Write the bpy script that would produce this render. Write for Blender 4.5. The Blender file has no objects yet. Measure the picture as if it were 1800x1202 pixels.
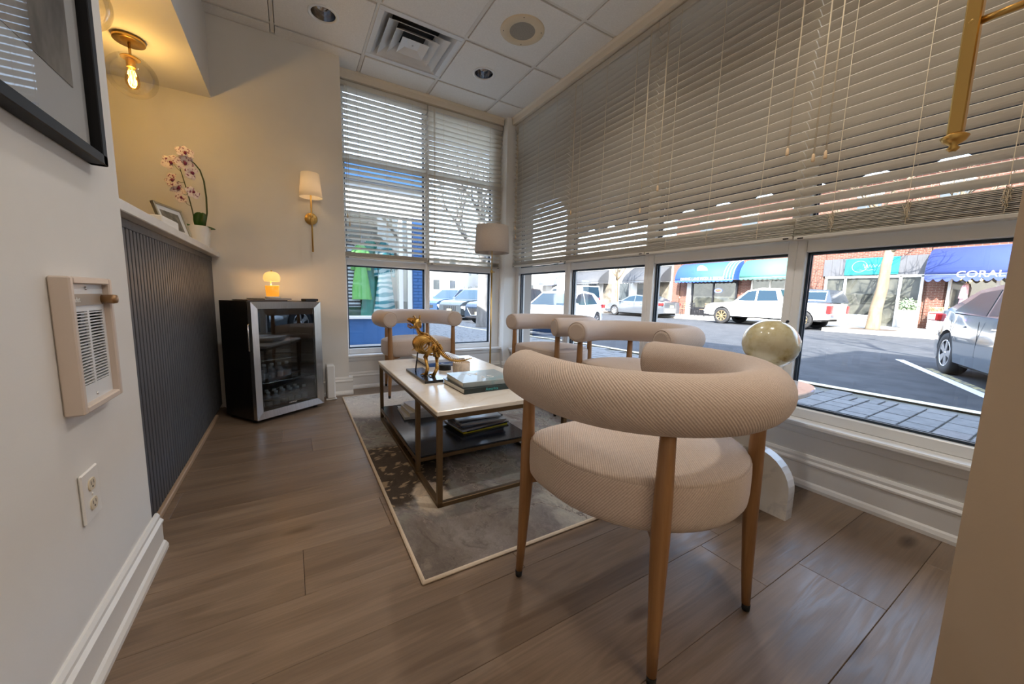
import bpy, bmesh, math, random
from mathutils import Vector, Matrix

# ------------------------------------------------------------------ camera, sky, sun, exposure
SC = bpy.context.scene
COL = SC.collection
RX = ((0.85733516, -0.04254196, 0.51299767), (-0.51418685, -0.11773368, 0.8495591), (0.02425519, -0.99213354, -0.12281175))
cam_d = bpy.data.cameras.new('camera'); cam = bpy.data.objects.new('camera', cam_d); COL.objects.link(cam)
cam_d.sensor_width = 36.0; cam_d.lens = 36.0 * 645.0 / 1800.0; cam_d.clip_start = 0.02; cam_d.clip_end = 400
cam.matrix_world = Matrix(((RX[0][0], -RX[0][1], -RX[0][2], 0.0), (RX[1][0], -RX[1][1], -RX[1][2], 0.0),
                           (RX[2][0], -RX[2][1], -RX[2][2], 0.9), (0, 0, 0, 1)))
SC.camera = cam

SUN_DIR = Vector((0.72, 0.385, -0.577)).normalized()      # the way the sunlight travels
world = bpy.data.worlds.new('World'); SC.world = world; world.use_nodes = True
wn = world.node_tree.nodes; wl = world.node_tree.links; wn.clear()
wo = wn.new('ShaderNodeOutputWorld'); wb = wn.new('ShaderNodeBackground'); ws = wn.new('ShaderNodeTexSky')
ws.sky_type = 'NISHITA'; ws.sun_disc = False; ws.sun_elevation = math.asin(-SUN_DIR.z)
ws.sun_rotation = math.atan2(-SUN_DIR.x, -SUN_DIR.y); ws.air_density = 1.0; ws.dust_density = 2.0; ws.ozone_density = 1.0
wb.inputs['Strength'].default_value = 0.56
hz = wn.new('ShaderNodeMix'); hz.data_type = 'RGBA'; hz.inputs[0].default_value = 0.55; hz.inputs[7].default_value = (2.05, 2.45, 3.05, 1)   # thin even haze over the whole sky
wl.new(ws.outputs[0], hz.inputs[6]); wl.new(hz.outputs[2], wb.inputs[0]); wl.new(wb.outputs[0], wo.inputs[0])
sun_d = bpy.data.lights.new('sun', 'SUN'); sun = bpy.data.objects.new('sun', sun_d); COL.objects.link(sun)
sun_d.energy = 8.5; sun_d.angle = 0.009; sun_d.color = (1.0, 0.93, 0.84)
sun.rotation_euler = SUN_DIR.to_track_quat('-Z', 'Y').to_euler(); sun.location = (-20, -10, 30)

vs = SC.view_settings
vs.view_transform = 'Standard'; vs.look = 'None'; vs.gamma = 1.0; vs.use_curve_mapping = False; vs.exposure = 1.68

# ------------------------------------------------------------------ helpers
random.seed(7)
PI = math.pi
R = math.radians

def V(*a): return Vector(a)

class MB:
    """collects vertices and faces of one mesh"""
    def __init__(s): s.v = []; s.f = []; s.m = []; s.sm = []; s.uv = {}
    def add(s, vs_, fs, mi=0, smooth=False, uvs=None):
        o = len(s.v); s.v += [tuple(p) for p in vs_]
        for k, f in enumerate(fs):
            if uvs: s.uv[len(s.f)] = uvs[k]
            s.f.append(tuple(i + o for i in f)); s.m.append(mi); s.sm.append(smooth)
        return s
    def box(s, x0, x1, y0, y1, z0, z1, mi=0, M=None):
        p = [(x, y, z) for z in (z0, z1) for y in (y0, y1) for x in (x0, x1)]
        if M: p = [M @ Vector(q) for q in p]
        return s.add(p, [(0, 2, 3, 1), (4, 5, 7, 6), (0, 1, 5, 4), (2, 6, 7, 3), (0, 4, 6, 2), (1, 3, 7, 5)], mi)
    def cbox(s, x0, x1, y0, y1, z0, z1, b=0.004, mi=0, M=None):
        """box with chamfered edges"""
        b = min(b, (x1 - x0) * .45, (y1 - y0) * .45, (z1 - z0) * .45)
        P = []; idx = {}
        for sx in (0, 1):
            for sy in (0, 1):
                for sz in (0, 1):
                    for ax in range(3):
                        q = [(x0, x1)[sx], (y0, y1)[sy], (z0, z1)[sz]]
                        for k, sg in enumerate((sx, sy, sz)):
                            if k != ax: q[k] += b * (1 - 2 * sg)
                        idx[(sx, sy, sz, ax)] = len(P); P.append(Vector(q))
        F = []
        for ax in range(3):
            o = [k for k in range(3) if k != ax]
            for sg in (0, 1):
                ring = []
                for a, c in ((0, 0), (1, 0), (1, 1), (0, 1)):
                    key = [0, 0, 0]; key[ax] = sg; key[o[0]] = a; key[o[1]] = c
                    ring.append(idx[(*key, ax)])
                F.append(ring)
            for a in (0, 1):
                for c in (0, 1):
                    k0 = [0, 0, 0]; k0[o[0]] = a; k0[o[1]] = c; k1 = list(k0); k1[ax] = 1
                    F.append([idx[(*k0, o[0])], idx[(*k1, o[0])], idx[(*k1, o[1])], idx[(*k0, o[1])]])
        for sx in (0, 1):
            for sy in (0, 1):
                for sz in (0, 1): F.append([idx[(sx, sy, sz, k)] for k in range(3)])
        c = sum(P, Vector()) / len(P); G = []
        for f in F:
            n = (P[f[1]] - P[f[0]]).cross(P[f[2]] - P[f[0]]); m = sum((P[i] for i in f), Vector()) / len(f)
            G.append(tuple(f) if n.dot(m - c) > 0 else tuple(reversed(f)))
        if M: P = [M @ p for p in P]
        return s.add(P, G, mi)
    def rings(s, rings, close0=True, close1=True, mi=0, smooth=True, closed=True):
        n = len(rings[0]); P = [p for r in rings for p in r]; F = []
        m = n if closed else n - 1
        for i in range(len(rings) - 1):
            for j in range(m):
                k = (j + 1) % n
                F.append((i * n + j, i * n + k, (i + 1) * n + k, (i + 1) * n + j))
        s.add(P, F, mi, smooth)
        o = len(s.v) - len(P)
        if close0: s.f.append(tuple(o + j for j in reversed(range(n)))); s.m.append(mi); s.sm.append(False)
        if close1: s.f.append(tuple(o + (len(rings) - 1) * n + j for j in range(n))); s.m.append(mi); s.sm.append(False)
        return s
    def tube(s, path, rad, n=10, mi=0, smooth=True, up=None, sx=1.0, caps=True, loop=False):
        """tube along a path; rad a number or list"""
        P = [Vector(p) for p in path]; N = len(P)
        rad = rad if isinstance(rad, (list, tuple)) else [rad] * N
        rings = []; prev = None
        for i in range(N):
            if loop: t = P[(i + 1) % N] - P[i - 1]
            else: t = P[min(i + 1, N - 1)] - P[max(i - 1, 0)]
            if t.length < 1e-9: t = Vector((0, 0, 1))
            t.normalize()
            if prev is None:
                a = Vector(up) if up else (Vector((0, 0, 1)) if abs(t.z) < .9 else Vector((1, 0, 0)))
            else: a = prev
            u = (a - t * a.dot(t)).normalized(); w = t.cross(u); prev = u
            rings.append([P[i] + (u * math.cos(2 * PI * k / n) + w * math.sin(2 * PI * k / n) * sx) * rad[i] for k in range(n)])
        if loop: rings.append(rings[0]); caps = False
        return s.rings(rings, caps, caps, mi, smooth)
    def cyl(s, p0, p1, r0, r1=None, n=16, mi=0, smooth=True): return s.tube([p0, p1], [r0, r0 if r1 is None else r1], n, mi, smooth)
    def lathe(s, prof, n=24, c=(0, 0, 0), mi=0, smooth=True, M=None, cap0=True, cap1=True):
        rings = []
        for r, z in prof:
            rg = [Vector((c[0] + r * math.cos(2 * PI * k / n), c[1] + r * math.sin(2 * PI * k / n), c[2] + z)) for k in range(n)]
            if M: rg = [M @ p for p in rg]
            rings.append(rg)
        return s.rings(rings, cap0, cap1, mi, smooth)
    def ball(s, c, r, n=16, mi=0, sc=(1, 1, 1), M=None):
        rings = []
        for i in range(n // 2 + 1):
            a = -PI / 2 + PI * i / (n // 2); rr = max(math.cos(a), 1e-3)
            rg = [Vector((r * sc[0] * rr * math.cos(2 * PI * k / n), r * sc[1] * rr * math.sin(2 * PI * k / n), r * sc[2] * math.sin(a))) for k in range(n)]
            rings.append([(M @ p if M else p) + Vector(c) for p in rg])
        return s.rings(rings, True, True, mi, True)
    def prism(s, pts, d0, d1, axis='z', mi=0, M=None, smooth=False):
        """outline in the two other axes, pushed from d0 to d1 along axis"""
        def P(p, d): return {'z': (p[0], p[1], d), 'y': (p[0], d, p[1]), 'x': (d, p[0], p[1])}[axis]
        n = len(pts); A = [P(p, d0) for p in pts] + [P(p, d1) for p in pts]
        if M: A = [M @ Vector(p) for p in A]
        area = sum(pts[i][0] * pts[(i + 1) % n][1] - pts[(i + 1) % n][0] * pts[i][1] for i in range(n))
        flip = (area > 0) != (axis in 'zx')
        F = [tuple(reversed(range(n))), tuple(range(n, 2 * n))] + [(i, (i + 1) % n, n + (i + 1) % n, n + i) for i in range(n)]
        if flip: F = [tuple(reversed(f)) for f in F]
        if smooth:
            s.add(A, F[:2], mi, False); s.add(A, F[2:], mi, True)
            return s
        return s.add(A, F, mi)
    def mesh(s, name):
        me = bpy.data.meshes.new(name); me.from_pydata(s.v, [], s.f)
        if s.uv:
            ul = me.uv_layers.new(name='UVMap').data
            for p in me.polygons:
                u = s.uv.get(p.index)
                if u:
                    for k, li in enumerate(p.loop_indices): ul[li].uv = u[k % len(u)]
        me.polygons.foreach_set('material_index', s.m); me.polygons.foreach_set('use_smooth', s.sm); me.update()
        return me
    def obj(s, name, mat, parent=None, loc=None, rot=None, sharp=None):
        me = s.mesh(name)
        for m in (mat if isinstance(mat, (list, tuple)) else [mat]): me.materials.append(m)
        if sharp: me.set_sharp_from_angle(angle=R(sharp))
        return link(name, me, parent, loc, rot)

def link(name, me, parent=None, loc=None, rot=None):
    o = bpy.data.objects.new(name, me); COL.objects.link(o)
    if parent: o.parent = parent
    if loc: o.location = loc
    if rot: o.rotation_euler = rot
    return o

def tag(o, label=None, cat=None, group=None, kind=None):
    if label: o['label'] = label
    if cat: o['category'] = cat
    if group: o['group'] = group
    if kind: o['kind'] = kind
    return o

def thing(name, label, cat, loc=(0, 0, 0), rz=0.0, group=None):
    o = bpy.data.objects.new(name, None); COL.objects.link(o); o.empty_display_size = .1
    o.location = loc; o.rotation_euler = (0, 0, rz)
    return tag(o, label, cat, group)

def struct(o): o['kind'] = 'structure'; return o

def copy_tree(o, parent=None):
    c = o.copy(); COL.objects.link(c); c.parent = parent
    for ch in list(o.children): copy_tree(ch, c)
    return c

def repeat(name, me, parent, locs):
    return [link(name, me, parent, l) for l in locs]

def text(body, name, size, mat, parent=None, loc=(0, 0, 0), rot=(0, 0, 0), ext=.002, align='CENTER', sx=1.0):
    cu = bpy.data.curves.new(name, 'FONT'); cu.body = body; cu.size = size; cu.extrude = ext
    cu.align_x = align; cu.align_y = 'CENTER'; cu.materials.append(mat); cu.resolution_u = 3
    tmp = bpy.data.objects.new(name, cu); COL.objects.link(tmp)
    me = bpy.data.meshes.new_from_object(tmp.evaluated_get(bpy.context.evaluated_depsgraph_get())); bpy.data.objects.remove(tmp)
    if not me.materials: me.materials.append(mat)
    o = link(name, me, parent, loc, rot); o.scale = (sx, 1, 1)
    return o

# ------------------------------------------------------------------ materials
MATS = {}
def mat(name, col=(.8, .8, .8), rough=.5, metal=0.0, spec=.5, emit=None, estr=0.0, trans=0.0, ior=1.45, coat=0.0, alpha=1.0, sheen=0.0):
    m = bpy.data.materials.new(name); m.use_nodes = True
    b = m.node_tree.nodes['Principled BSDF']; i = b.inputs
    i['Base Color'].default_value = (*col, 1); i['Roughness'].default_value = rough; i['Metallic'].default_value = metal
    i['Specular IOR Level'].default_value = spec; i['Transmission Weight'].default_value = trans; i['IOR'].default_value = ior
    i['Coat Weight'].default_value = coat; i['Alpha'].default_value = alpha; i['Sheen Weight'].default_value = sheen
    if emit: i['Emission Color'].default_value = (*emit, 1); i['Emission Strength'].default_value = estr
    MATS[name] = m
    return m
class NT:
    """tiny node-graph writer"""
    def __init__(s, m): s.t = m.node_tree; s.n = s.t.nodes; s.l = s.t.links; s.b = s.n['Principled BSDF'] if 'Principled BSDF' in s.n else None
    def new(s, typ, **kw):
        n = s.n.new('ShaderNode' + typ)
        for k, v in kw.items():
            if k.startswith('i_'): n.inputs[k[2:].replace('_', ' ')].default_value = v
            else: setattr(n, k, v)
        return n
    def link(s, a, b): s.l.new(a, b)
    def ramp(s, fac, stops, interp='LINEAR'):
        r = s.new('ValToRGB'); e = r.color_ramp.elements; r.color_ramp.interpolation = interp
        while len(e) < len(stops): e.new(.5)
        for k, (p, c) in enumerate(stops): e[k].position = p; e[k].color = (*c, 1) if len(c) == 3 else c
        if fac is not None: s.link(fac, r.inputs[0])
        return r
    def coords(s, kind='Object', scale=(1, 1, 1), rand=False, rot=(0, 0, 0)):
        t = s.new('TexCoord'); mp = s.new('Mapping'); mp.inputs['Scale'].default_value = scale; mp.inputs['Rotation'].default_value = rot
        s.link(t.outputs[kind], mp.inputs['Vector'])
        if rand:
            oi = s.new('ObjectInfo'); mm = s.new('VectorMath', operation='SCALE'); mm.inputs[0].default_value = (37.1, 91.7, 13.3)
            s.link(oi.outputs['Random'], mm.inputs['Scale']); s.link(mm.outputs[0], mp.inputs['Location'])
        return mp.outputs[0]
    def noise(s, vec, scale=5, detail=4, rough=.55, dist=0.0):
        n = s.new('TexNoise'); n.inputs['Scale'].default_value = scale; n.inputs['Detail'].default_value = detail
        n.inputs['Roughness'].default_value = rough; n.inputs['Distortion'].default_value = dist
        if vec: s.link(vec, n.inputs['Vector'])
        return n
    def bump(s, height, strength=.3, dist=.01):
        b = s.new('Bump'); b.inputs['Strength'].default_value = strength; b.inputs['Distance'].default_value = dist
        s.link(height, b.inputs['Height']); s.link(b.outputs[0], s.b.inputs['Normal'])
        return b
    def col(s, out): s.link(out, s.b.inputs['Base Color'])
    def mix(s, fac, a, b, blend='MIX'):
        n = s.new('Mix'); n.data_type = 'RGBA'; n.blend_type = blend
        for sock, v in ((n.inputs[0], fac), (n.inputs[6], a), (n.inputs[7], b)):
            if hasattr(v, 'is_output'): s.link(v, sock)
            else: sock.default_value = v if not isinstance(v, (tuple, list)) else ((*v, 1) if len(v) == 3 else v)
        return n.outputs[2]

def noisy(m, c0, c1, scale=8, stretch=(1, 1, 1), bump=0.0, bscale=None, lo=.3, hi=.7, rand=False, kind='Object', detail=4):
    g = NT(m); v = g.coords(kind, stretch, rand); n = g.noise(v, scale, detail)
    g.col(g.ramp(n.outputs[0], [(lo, c0), (hi, c1)]).outputs[0])
    if bump:
        n2 = g.noise(v, bscale or scale * 4, 3); g.bump(n2.outputs[0], bump, .004)
    return m

def glassy(name, tint=(.97, .985, 1.0), refl=.06, rough=0.0):
    """thin clear pane: mostly see-through, with a mirror part that grows at grazing angles"""
    m = bpy.data.materials.new(name); m.use_nodes = True; t = m.node_tree; n = t.nodes; n.clear()
    o = n.new('ShaderNodeOutputMaterial'); tr = n.new('ShaderNodeBsdfTransparent'); gl = n.new('ShaderNodeBsdfGlossy'); mx = n.new('ShaderNodeMixShader')
    lw = n.new('ShaderNodeLayerWeight'); lw.inputs['Blend'].default_value = .22; mu = n.new('ShaderNodeMath'); mu.operation = 'MULTIPLY_ADD'
    mu.inputs[1].default_value = .35; mu.inputs[2].default_value = refl; mu.use_clamp = True
    tr.inputs[0].default_value = (*tint, 1); gl.inputs['Roughness'].default_value = rough
    t.links.new(lw.outputs['Fresnel'], mu.inputs[0]); t.links.new(mu.outputs[0], mx.inputs[0]); t.links.new(tr.outputs[0], mx.inputs[1])
    t.links.new(gl.outputs[0], mx.inputs[2]); t.links.new(mx.outputs[0], o.inputs[0]); MATS[name] = m
    return m

m_wall = noisy(mat('wall_paint', rough=.75), (.735, .72, .69), (.775, .76, .73), 3, bump=.05, bscale=160)
m_trim = mat('white_trim', (.80, .79, .765), .38)
m_white = mat('white_plastic', (.82, .82, .81), .35)
m_frame = mat('window_frame_white', (.80, .80, .79), .3)
m_gasket = mat('dark_gasket', (.02, .035, .055), .4)
m_glass = glassy('window_glass', (.93, .965, .985), .035)
m_clear = glassy('clear_glass', (.985, .985, .975), .04)
m_brass = mat('brushed_brass', (.62, .40, .13), .32, 1.0)
m_gold = noisy(mat('aged_gold', rough=.36, metal=1.0), (.36, .19, .045), (.74, .47, .15), 22, bump=.5, bscale=60, lo=.35, hi=.65)
m_bronze = mat('bronze_frame', (.20, .135, .075), .42, .85)
m_black = mat('black', (.012, .012, .014), .45)
m_rubber = mat('black_rubber', (.01, .01, .01), .7)
m_darkmetal = mat('dark_metal', (.03, .03, .034), .4, .6)
m_chrome = mat('chrome', (.78, .80, .82), .12, 1.0)
m_paper = mat('paper_white', (.80, .79, .76), .6)
m_shade = mat('linen_shade', (.78, .70, .60), .8)

def wood_floor():
    m = mat('oak_plank', rough=.42, spec=.45); g = NT(m)
    v = g.coords('Object', (1, 1, 1), True)
    vs1 = g.new('Mapping'); vs1.inputs['Scale'].default_value = (.55, 5.5, 1); g.link(v, vs1.inputs['Vector'])
    n1 = g.noise(vs1.outputs[0], 2.2, 3, .5, .6)
    # cathedral rings: bands of a stretched, warped field
    ml = g.new('Math', operation='MULTIPLY'); ml.inputs[1].default_value = 46; g.link(n1.outputs[0], ml.inputs[0])
    sn = g.new('Math', operation='SINE'); g.link(ml.outputs[0], sn.inputs[0])
    vs2 = g.new('Mapping'); vs2.inputs['Scale'].default_value = (2.0, 70, 1); g.link(v, vs2.inputs['Vector'])
    n2 = g.noise(vs2.outputs[0], 2.5, 5, .6)
    oi = g.new('ObjectInfo')
    base = g.ramp(oi.outputs['Random'], [(0, (.175, .117, .077)), (.35, (.215, .147, .098)), (.7, (.255, .179, .124)), (1, (.193, .131, .088))])
    a = g.mix(.5, base.outputs[0], g.ramp(n1.outputs[0], [(.3, (.14, .092, .06)), (.7, (.30, .217, .153))]).outputs[0])
    mr = g.new('MapRange'); g.link(sn.outputs[0], mr.inputs[0]); mr.inputs[1].default_value = -1; mr.inputs[3].default_value = .90; mr.inputs[4].default_value = 1.04
    mr2 = g.new('MapRange'); g.link(n2.outputs[0], mr2.inputs[0]); mr2.inputs[1].default_value = .3; mr2.inputs[2].default_value = .7; mr2.inputs[3].default_value = .86; mr2.inputs[4].default_value = 1.08
    k = g.new('Math', operation='MULTIPLY'); g.link(mr.outputs[0], k.inputs[0]); g.link(mr2.outputs[0], k.inputs[1])
    # a few knots
    vk = g.new('TexVoronoi'); vk.inputs['Scale'].default_value = 1.0
    vs3 = g.new('Mapping'); vs3.inputs['Scale'].default_value = (1.3, 4.0, 1); g.link(v, vs3.inputs['Vector']); g.link(vs3.outputs[0], vk.inputs['Vector'])
    kn = g.ramp(vk.outputs['Distance'], [(0, (.25, .2, .17)), (.06, (.55, .5, .45)), (.11, (1, 1, 1))])
    vm = g.new('VectorMath', operation='SCALE'); g.link(a, vm.inputs[0]); g.link(k.outputs[0], vm.inputs['Scale'])
    g.col(g.mix(1.0, vm.outputs[0], kn.outputs[0], 'MULTIPLY'))
    rr = g.new('MapRange'); g.link(sn.outputs[0], rr.inputs[0]); rr.inputs[1].default_value = -1; rr.inputs[3].default_value = .30; rr.inputs[4].default_value = .42
    g.link(rr.outputs[0], g.b.inputs['Roughness'])
    g.bump(k.outputs[0], .35, .0015)
    return m
m_floor = wood_floor()

def wood(name, c0, c1, axis=2, rough=.45, scale=6):
    st = [9, 9, 9]; st[axis] = .6
    m = mat(name, rough=rough); g = NT(m); v = g.coords('Object', tuple(st), True); n = g.noise(v, scale, 5, .6, .3)
    g.col(g.ramp(n.outputs[0], [(.3, c0), (.7, c1)]).outputs[0]); g.bump(n.outputs[0], .08, .002)
    return m
m_leg = wood('walnut_leg', (.24, .115, .042), (.36, .19, .08), 2, .4)
m_shelf = wood('dark_veneer', (.010, .012, .017), (.028, .032, .042), 1, .16, 8)
m_slat = wood('charcoal_slat', (.062, .065, .074), (.090, .093, .104), 2, .55)

def fabric():
    m = mat('ribbed_fabric', (.5, .4, .33), .92, sheen=.25); g = NT(m)
    t = g.new('TexCoord'); mp = g.new('Mapping'); mp.inputs['Rotation'].default_value = (0, 0, R(38)); g.link(t.outputs['UV'], mp.inputs['Vector'])
    w = g.new('TexWave'); w.wave_type = 'BANDS'; w.bands_direction = 'X'; w.inputs['Scale'].default_value = 58; w.inputs['Distortion'].default_value = .8
    w.inputs['Detail'].default_value = 2; w.inputs['Detail Scale'].default_value = 6; g.link(mp.outputs[0], w.inputs['Vector'])
    n = g.noise(t.outputs['UV'], 160, 3, .7)
    g.col(g.mix(.45, g.ramp(w.outputs[0], [(.1, (.42, .32, .255)), (.75, (.68, .56, .475))]).outputs[0],
                g.ramp(n.outputs[0], [(.3, (.46, .355, .285)), (.7, (.68, .56, .475))]).outputs[0]))
    g.bump(w.outputs[0], .5, .0016)
    return m
m_fabric = fabric()

def marble(name, base=(.80, .765, .71), vein=(.62, .56, .49), rough=.22, scale=3.0, w=.035, coat=0.0):
    m = mat(name, base, rough, coat=coat); g = NT(m); v = g.coords('Object', (1, 1, 1), True)
    n = g.noise(v, scale, 6, .6, 1.2); n2 = g.noise(v, scale * 2.3, 5, .6)
    r = g.ramp(n.outputs[0], [(.5 - w, base), (.5, vein), (.5 + w, base)])
    c2 = tuple(b * .93 for b in base)
    g.col(g.mix(g.ramp(n2.outputs[0], [(.35, (0, 0, 0)), (.7, (.7, .7, .7))]).outputs[0], r.outputs[0], c2))
    return m
m_marble = marble('cream_marble_top', (.80, .745, .665), (.74, .66, .56), .2)
m_marblew = marble('white_marble', (.84, .84, .825), (.68, .69, .70), .25, 2.2)

def steel():
    m = mat('brushed_steel', (.60, .595, .58), .3, 1.0); g = NT(m)
    v = g.coords('Object', (260, 2, 2)); n = g.noise(v, 3, 3); r = g.ramp(n.outputs[0], [(.3, (.50, .495, .48)), (.7, (.72, .715, .70))]); g.col(r.outputs[0]); g.bump(n.outputs[0], .05, .001)
    return m
m_steel = steel()

def blind_mat():
    m = mat('cream_blind', (.79, .74, .665), .5); g = NT(m)
    tr = g.new('BsdfTranslucent'); tr.inputs[0].default_value = (.83, .78, .68, 1); mx = g.new('MixShader'); mx.inputs[0].default_value = .42
    out = g.n['Material Output']; g.link(g.b.outputs[0], mx.inputs[1]); g.link(tr.outputs[0], mx.inputs[2]); g.link(mx.outputs[0], out.inputs[0])
    return m
m_blind = blind_mat()
m_cord = mat('cream_cord', (.72, .60, .42), .8)
m_valance = noisy(mat('cream_valance', rough=.5), (.76, .68, .56), (.79, .71, .59), 20, (1, 1, 8))
# ------------------------------------------------------------------ the room
ZC = 2.79
XR = 2.15       # window wall to the street, inner face
YB = 3.67       # far window wall, inner face
YS = 3.49       # wall with the sconce
def sbox(name, x0, x1, y0, y1, z0, z1, m): return struct(MB().box(x0, x1, y0, y1, z0, z1).obj(name, m))

floor = sbox('floor', -2.7, 2.3, -2.5, 3.8, -.12, -.012, m_black)
rnd = random.Random(3)
PW = .225
row = 0; y = -2.4 - .04
while y < YB:
    x = -2.62 - rnd.random() * 1.3
    while x < XR:
        L = rnd.choice((1.22, 1.5, 1.5, 1.83))
        a, b = max(x, -2.6), min(x + L, XR); c, d = max(y, -2.4), min(y + PW, YB)
        if b - a > .03 and d - c > .01:
            w, l = (d - c) / 2, (b - a) / 2
            MB().cbox(-l + .0004, l - .0004, -w + .0004, w - .0004, -.006, .006, .0012).obj('plank', m_floor, floor, ((a + b) / 2, (c + d) / 2, -.006))
        x += L
    y += PW; row += 1

m_ceil = noisy(mat('ceiling_tile_white', rough=.85), (.80, .785, .755), (.86, .845, .815), 90, bump=.5, bscale=200)
m_grid = mat('ceiling_grid_white', (.74, .715, .67), .5)
ceil_ = sbox('ceiling', -2.7, 2.3, -2.5, 3.8, ZC + .105, ZC + .15, m_white)
def tile_hole(x0, x1, y0, y1, cx, cy, r, z0, z1, n=32):
    """ceiling tile with a round cut-out"""
    mb = MB(); A = []; B = []
    for k in range(n):
        a = 2 * PI * k / n; c, s = math.cos(a), math.sin(a); A.append((cx + r * c, cy + r * s))
        q = 1 / max(abs(c), abs(s)); B.append((max(x0, min(x1, cx + c * q * (x1 - x0) / 2)), max(y0, min(y1, cy + s * q * (y1 - y0) / 2))))
    P = [(*p, z) for z in (z0, z1) for L_ in (A, B) for p in L_]; F = []
    for k in range(n):
        j = (k + 1) % n
        F += [(k, n + k, n + j, j)[::-1], (2 * n + k, 3 * n + k, 3 * n + j, 2 * n + j), (k, j, 2 * n + j, 2 * n + k)[::-1], (n + k, n + j, 3 * n + j, 3 * n + k)]
    return mb.add(P, F)
HOLES = {(1, 1): .082, (3, 1): .082, (3, 2): .14, (1, 3): .082, (3, 3): .082, (1, 5): .082, (3, 5): .082}
T = .612; GX, GY = -.03, 3.363
xs = [-.44, GX, GX + T, GX + 2 * T, GX + 3 * T, XR]
ys = [YB] + [GY - T * j for j in range(10)] + [-2.4]
for i in range(len(xs) - 1):
    for j in range(len(ys) - 1):
        x0, x1, y1, y0 = xs[i], xs[i + 1], ys[j], ys[j + 1]
        if y0 > 3.3 and x1 < .42: y1 = YS
        if (i, j) in ((2, 1),): continue            # the air diffuser takes this place
        if (i, j) in HOLES: tile_hole(x0 + .016, x1 - .016, y0 + .016, y1 - .016, (x0 + x1) / 2, (y0 + y1) / 2, HOLES[(i, j)], ZC - .009, ZC + .012).obj('ceiling_tile', m_ceil, ceil_)
        else: MB().cbox(x0 + .016, x1 - .016, y0 + .016, y1 - .016, ZC - .009, ZC + .012, .003).obj('ceiling_tile', m_ceil, ceil_)
gm = MB()
for x in xs[1:-1]: MB().box(x - .012, x + .012, -2.4, YB, ZC - .001, ZC + .011).obj('grid_rail', m_grid, ceil_)
for y in ys[1:-1]: MB().box(-.44, XR, y - .012, y + .012, ZC - .0005, ZC + .011).obj('grid_rail', m_grid, ceil_)
MB().box(-.44, .42, YS - .015, YS, ZC - .006, ZC + .011).obj('edge_angle', m_grid, ceil_)
struct(MB().box(-2.6, -.42, -2.4, YS, 2.237, ZC + .01).obj('ceiling_soffit', m_wall))

wall_left = sbox('wall_left', -.56, -.43, -2.4, 1.6, 0, ZC, m_wall)
wall_back = sbox('wall_back', -2.7, .42, YS, 3.8, 0, ZC, m_wall)
sbox('wall_side', -2.7, -2.6, -2.4, YS, 0, ZC, m_wall)
sbox('wall_front', -2.7, 2.3, -2.5, -2.4, 0, ZC, m_wall)
wall_near = sbox('wall_near', 1.0, XR, -.06, .106, 0, ZC, noisy(mat('warm_wall_paint', rough=.7), (.50, .40, .30), (.53, .43, .32), 4, bump=.05, bscale=150))
sbox('wall_street', XR, 2.30, -2.4, .04, 0, ZC, m_wall)
# the street window wall: dado below, head above, column in the corner
sbox('wall_right', XR, 2.30, .04, 3.59, 0, .296, m_wall)
sbox('wall_right_head', 2.165, 2.30, .04, 3.59, 2.735, ZC, m_wall)
sbox('wall_window_back', .42, 2.05, YB, 3.80, 0, .296, m_wall)
sbox('wall_window_back_head', .42, 2.05, 3.685, 3.80, 2.735, ZC, m_wall)
sbox('wall_corner', 2.05, 2.30, 3.59, 3.80, 0, ZC, m_trim)

# baseboards: a moulded profile (out from the wall, up)
BP = [(0, 0), (.028, 0), (.028, .012), (.022, .024), (.016, .03), (.016, .092), (.020, .098), (.020, .104), (.012, .112), (.012, .122), (.006, .132), (0, .132)]
def base_run(name, axis, wall, a, b, sgn, h=1.0):
    mb = MB(); pts = [(wall + sgn * p, q * h) for p, q in BP]
    if axis == 'y': mb.prism(pts, a, b, 'y')
    else: mb.prism(pts, a, b, 'x')
    return struct(mb.obj(name, m_trim))
base_run('baseboard_left', 'y', -.43, -2.4, 1.632, 1)
base_run('baseboard_right', 'y', XR, .106, 3.59, -1, 1.25)
base_run('baseboard_back', 'x', YB, .42, 2.05, -1, 1.2)
base_run('baseboard_sconce_wall', 'x', YS, -.46, .45, -1, 1.2)
base_run('baseboard_nook', 'y', .42, YS, YB, 1, 1.2)
base_run('baseboard_corner', 'x', 3.59, 2.03, XR, -1, 1.25)

# window sills with a stepped moulding
def sill(name, axis, wall, a, b):
    pts = [(wall - .030, .322), (wall - .034, .316), (wall - .034, .304), (wall - .028, .298), (wall - .018, .294), (wall - .014, .276), (wall - .008, .262), (wall, .258), (wall + .10, .258), (wall + .10, .322)]
    return struct(MB().prism(pts, a, b, axis).obj(name, m_trim))
sill('trim_1', 'y', XR, .106, 3.59)
sill('trim_2', 'x', YB, .42, 2.05)

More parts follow.
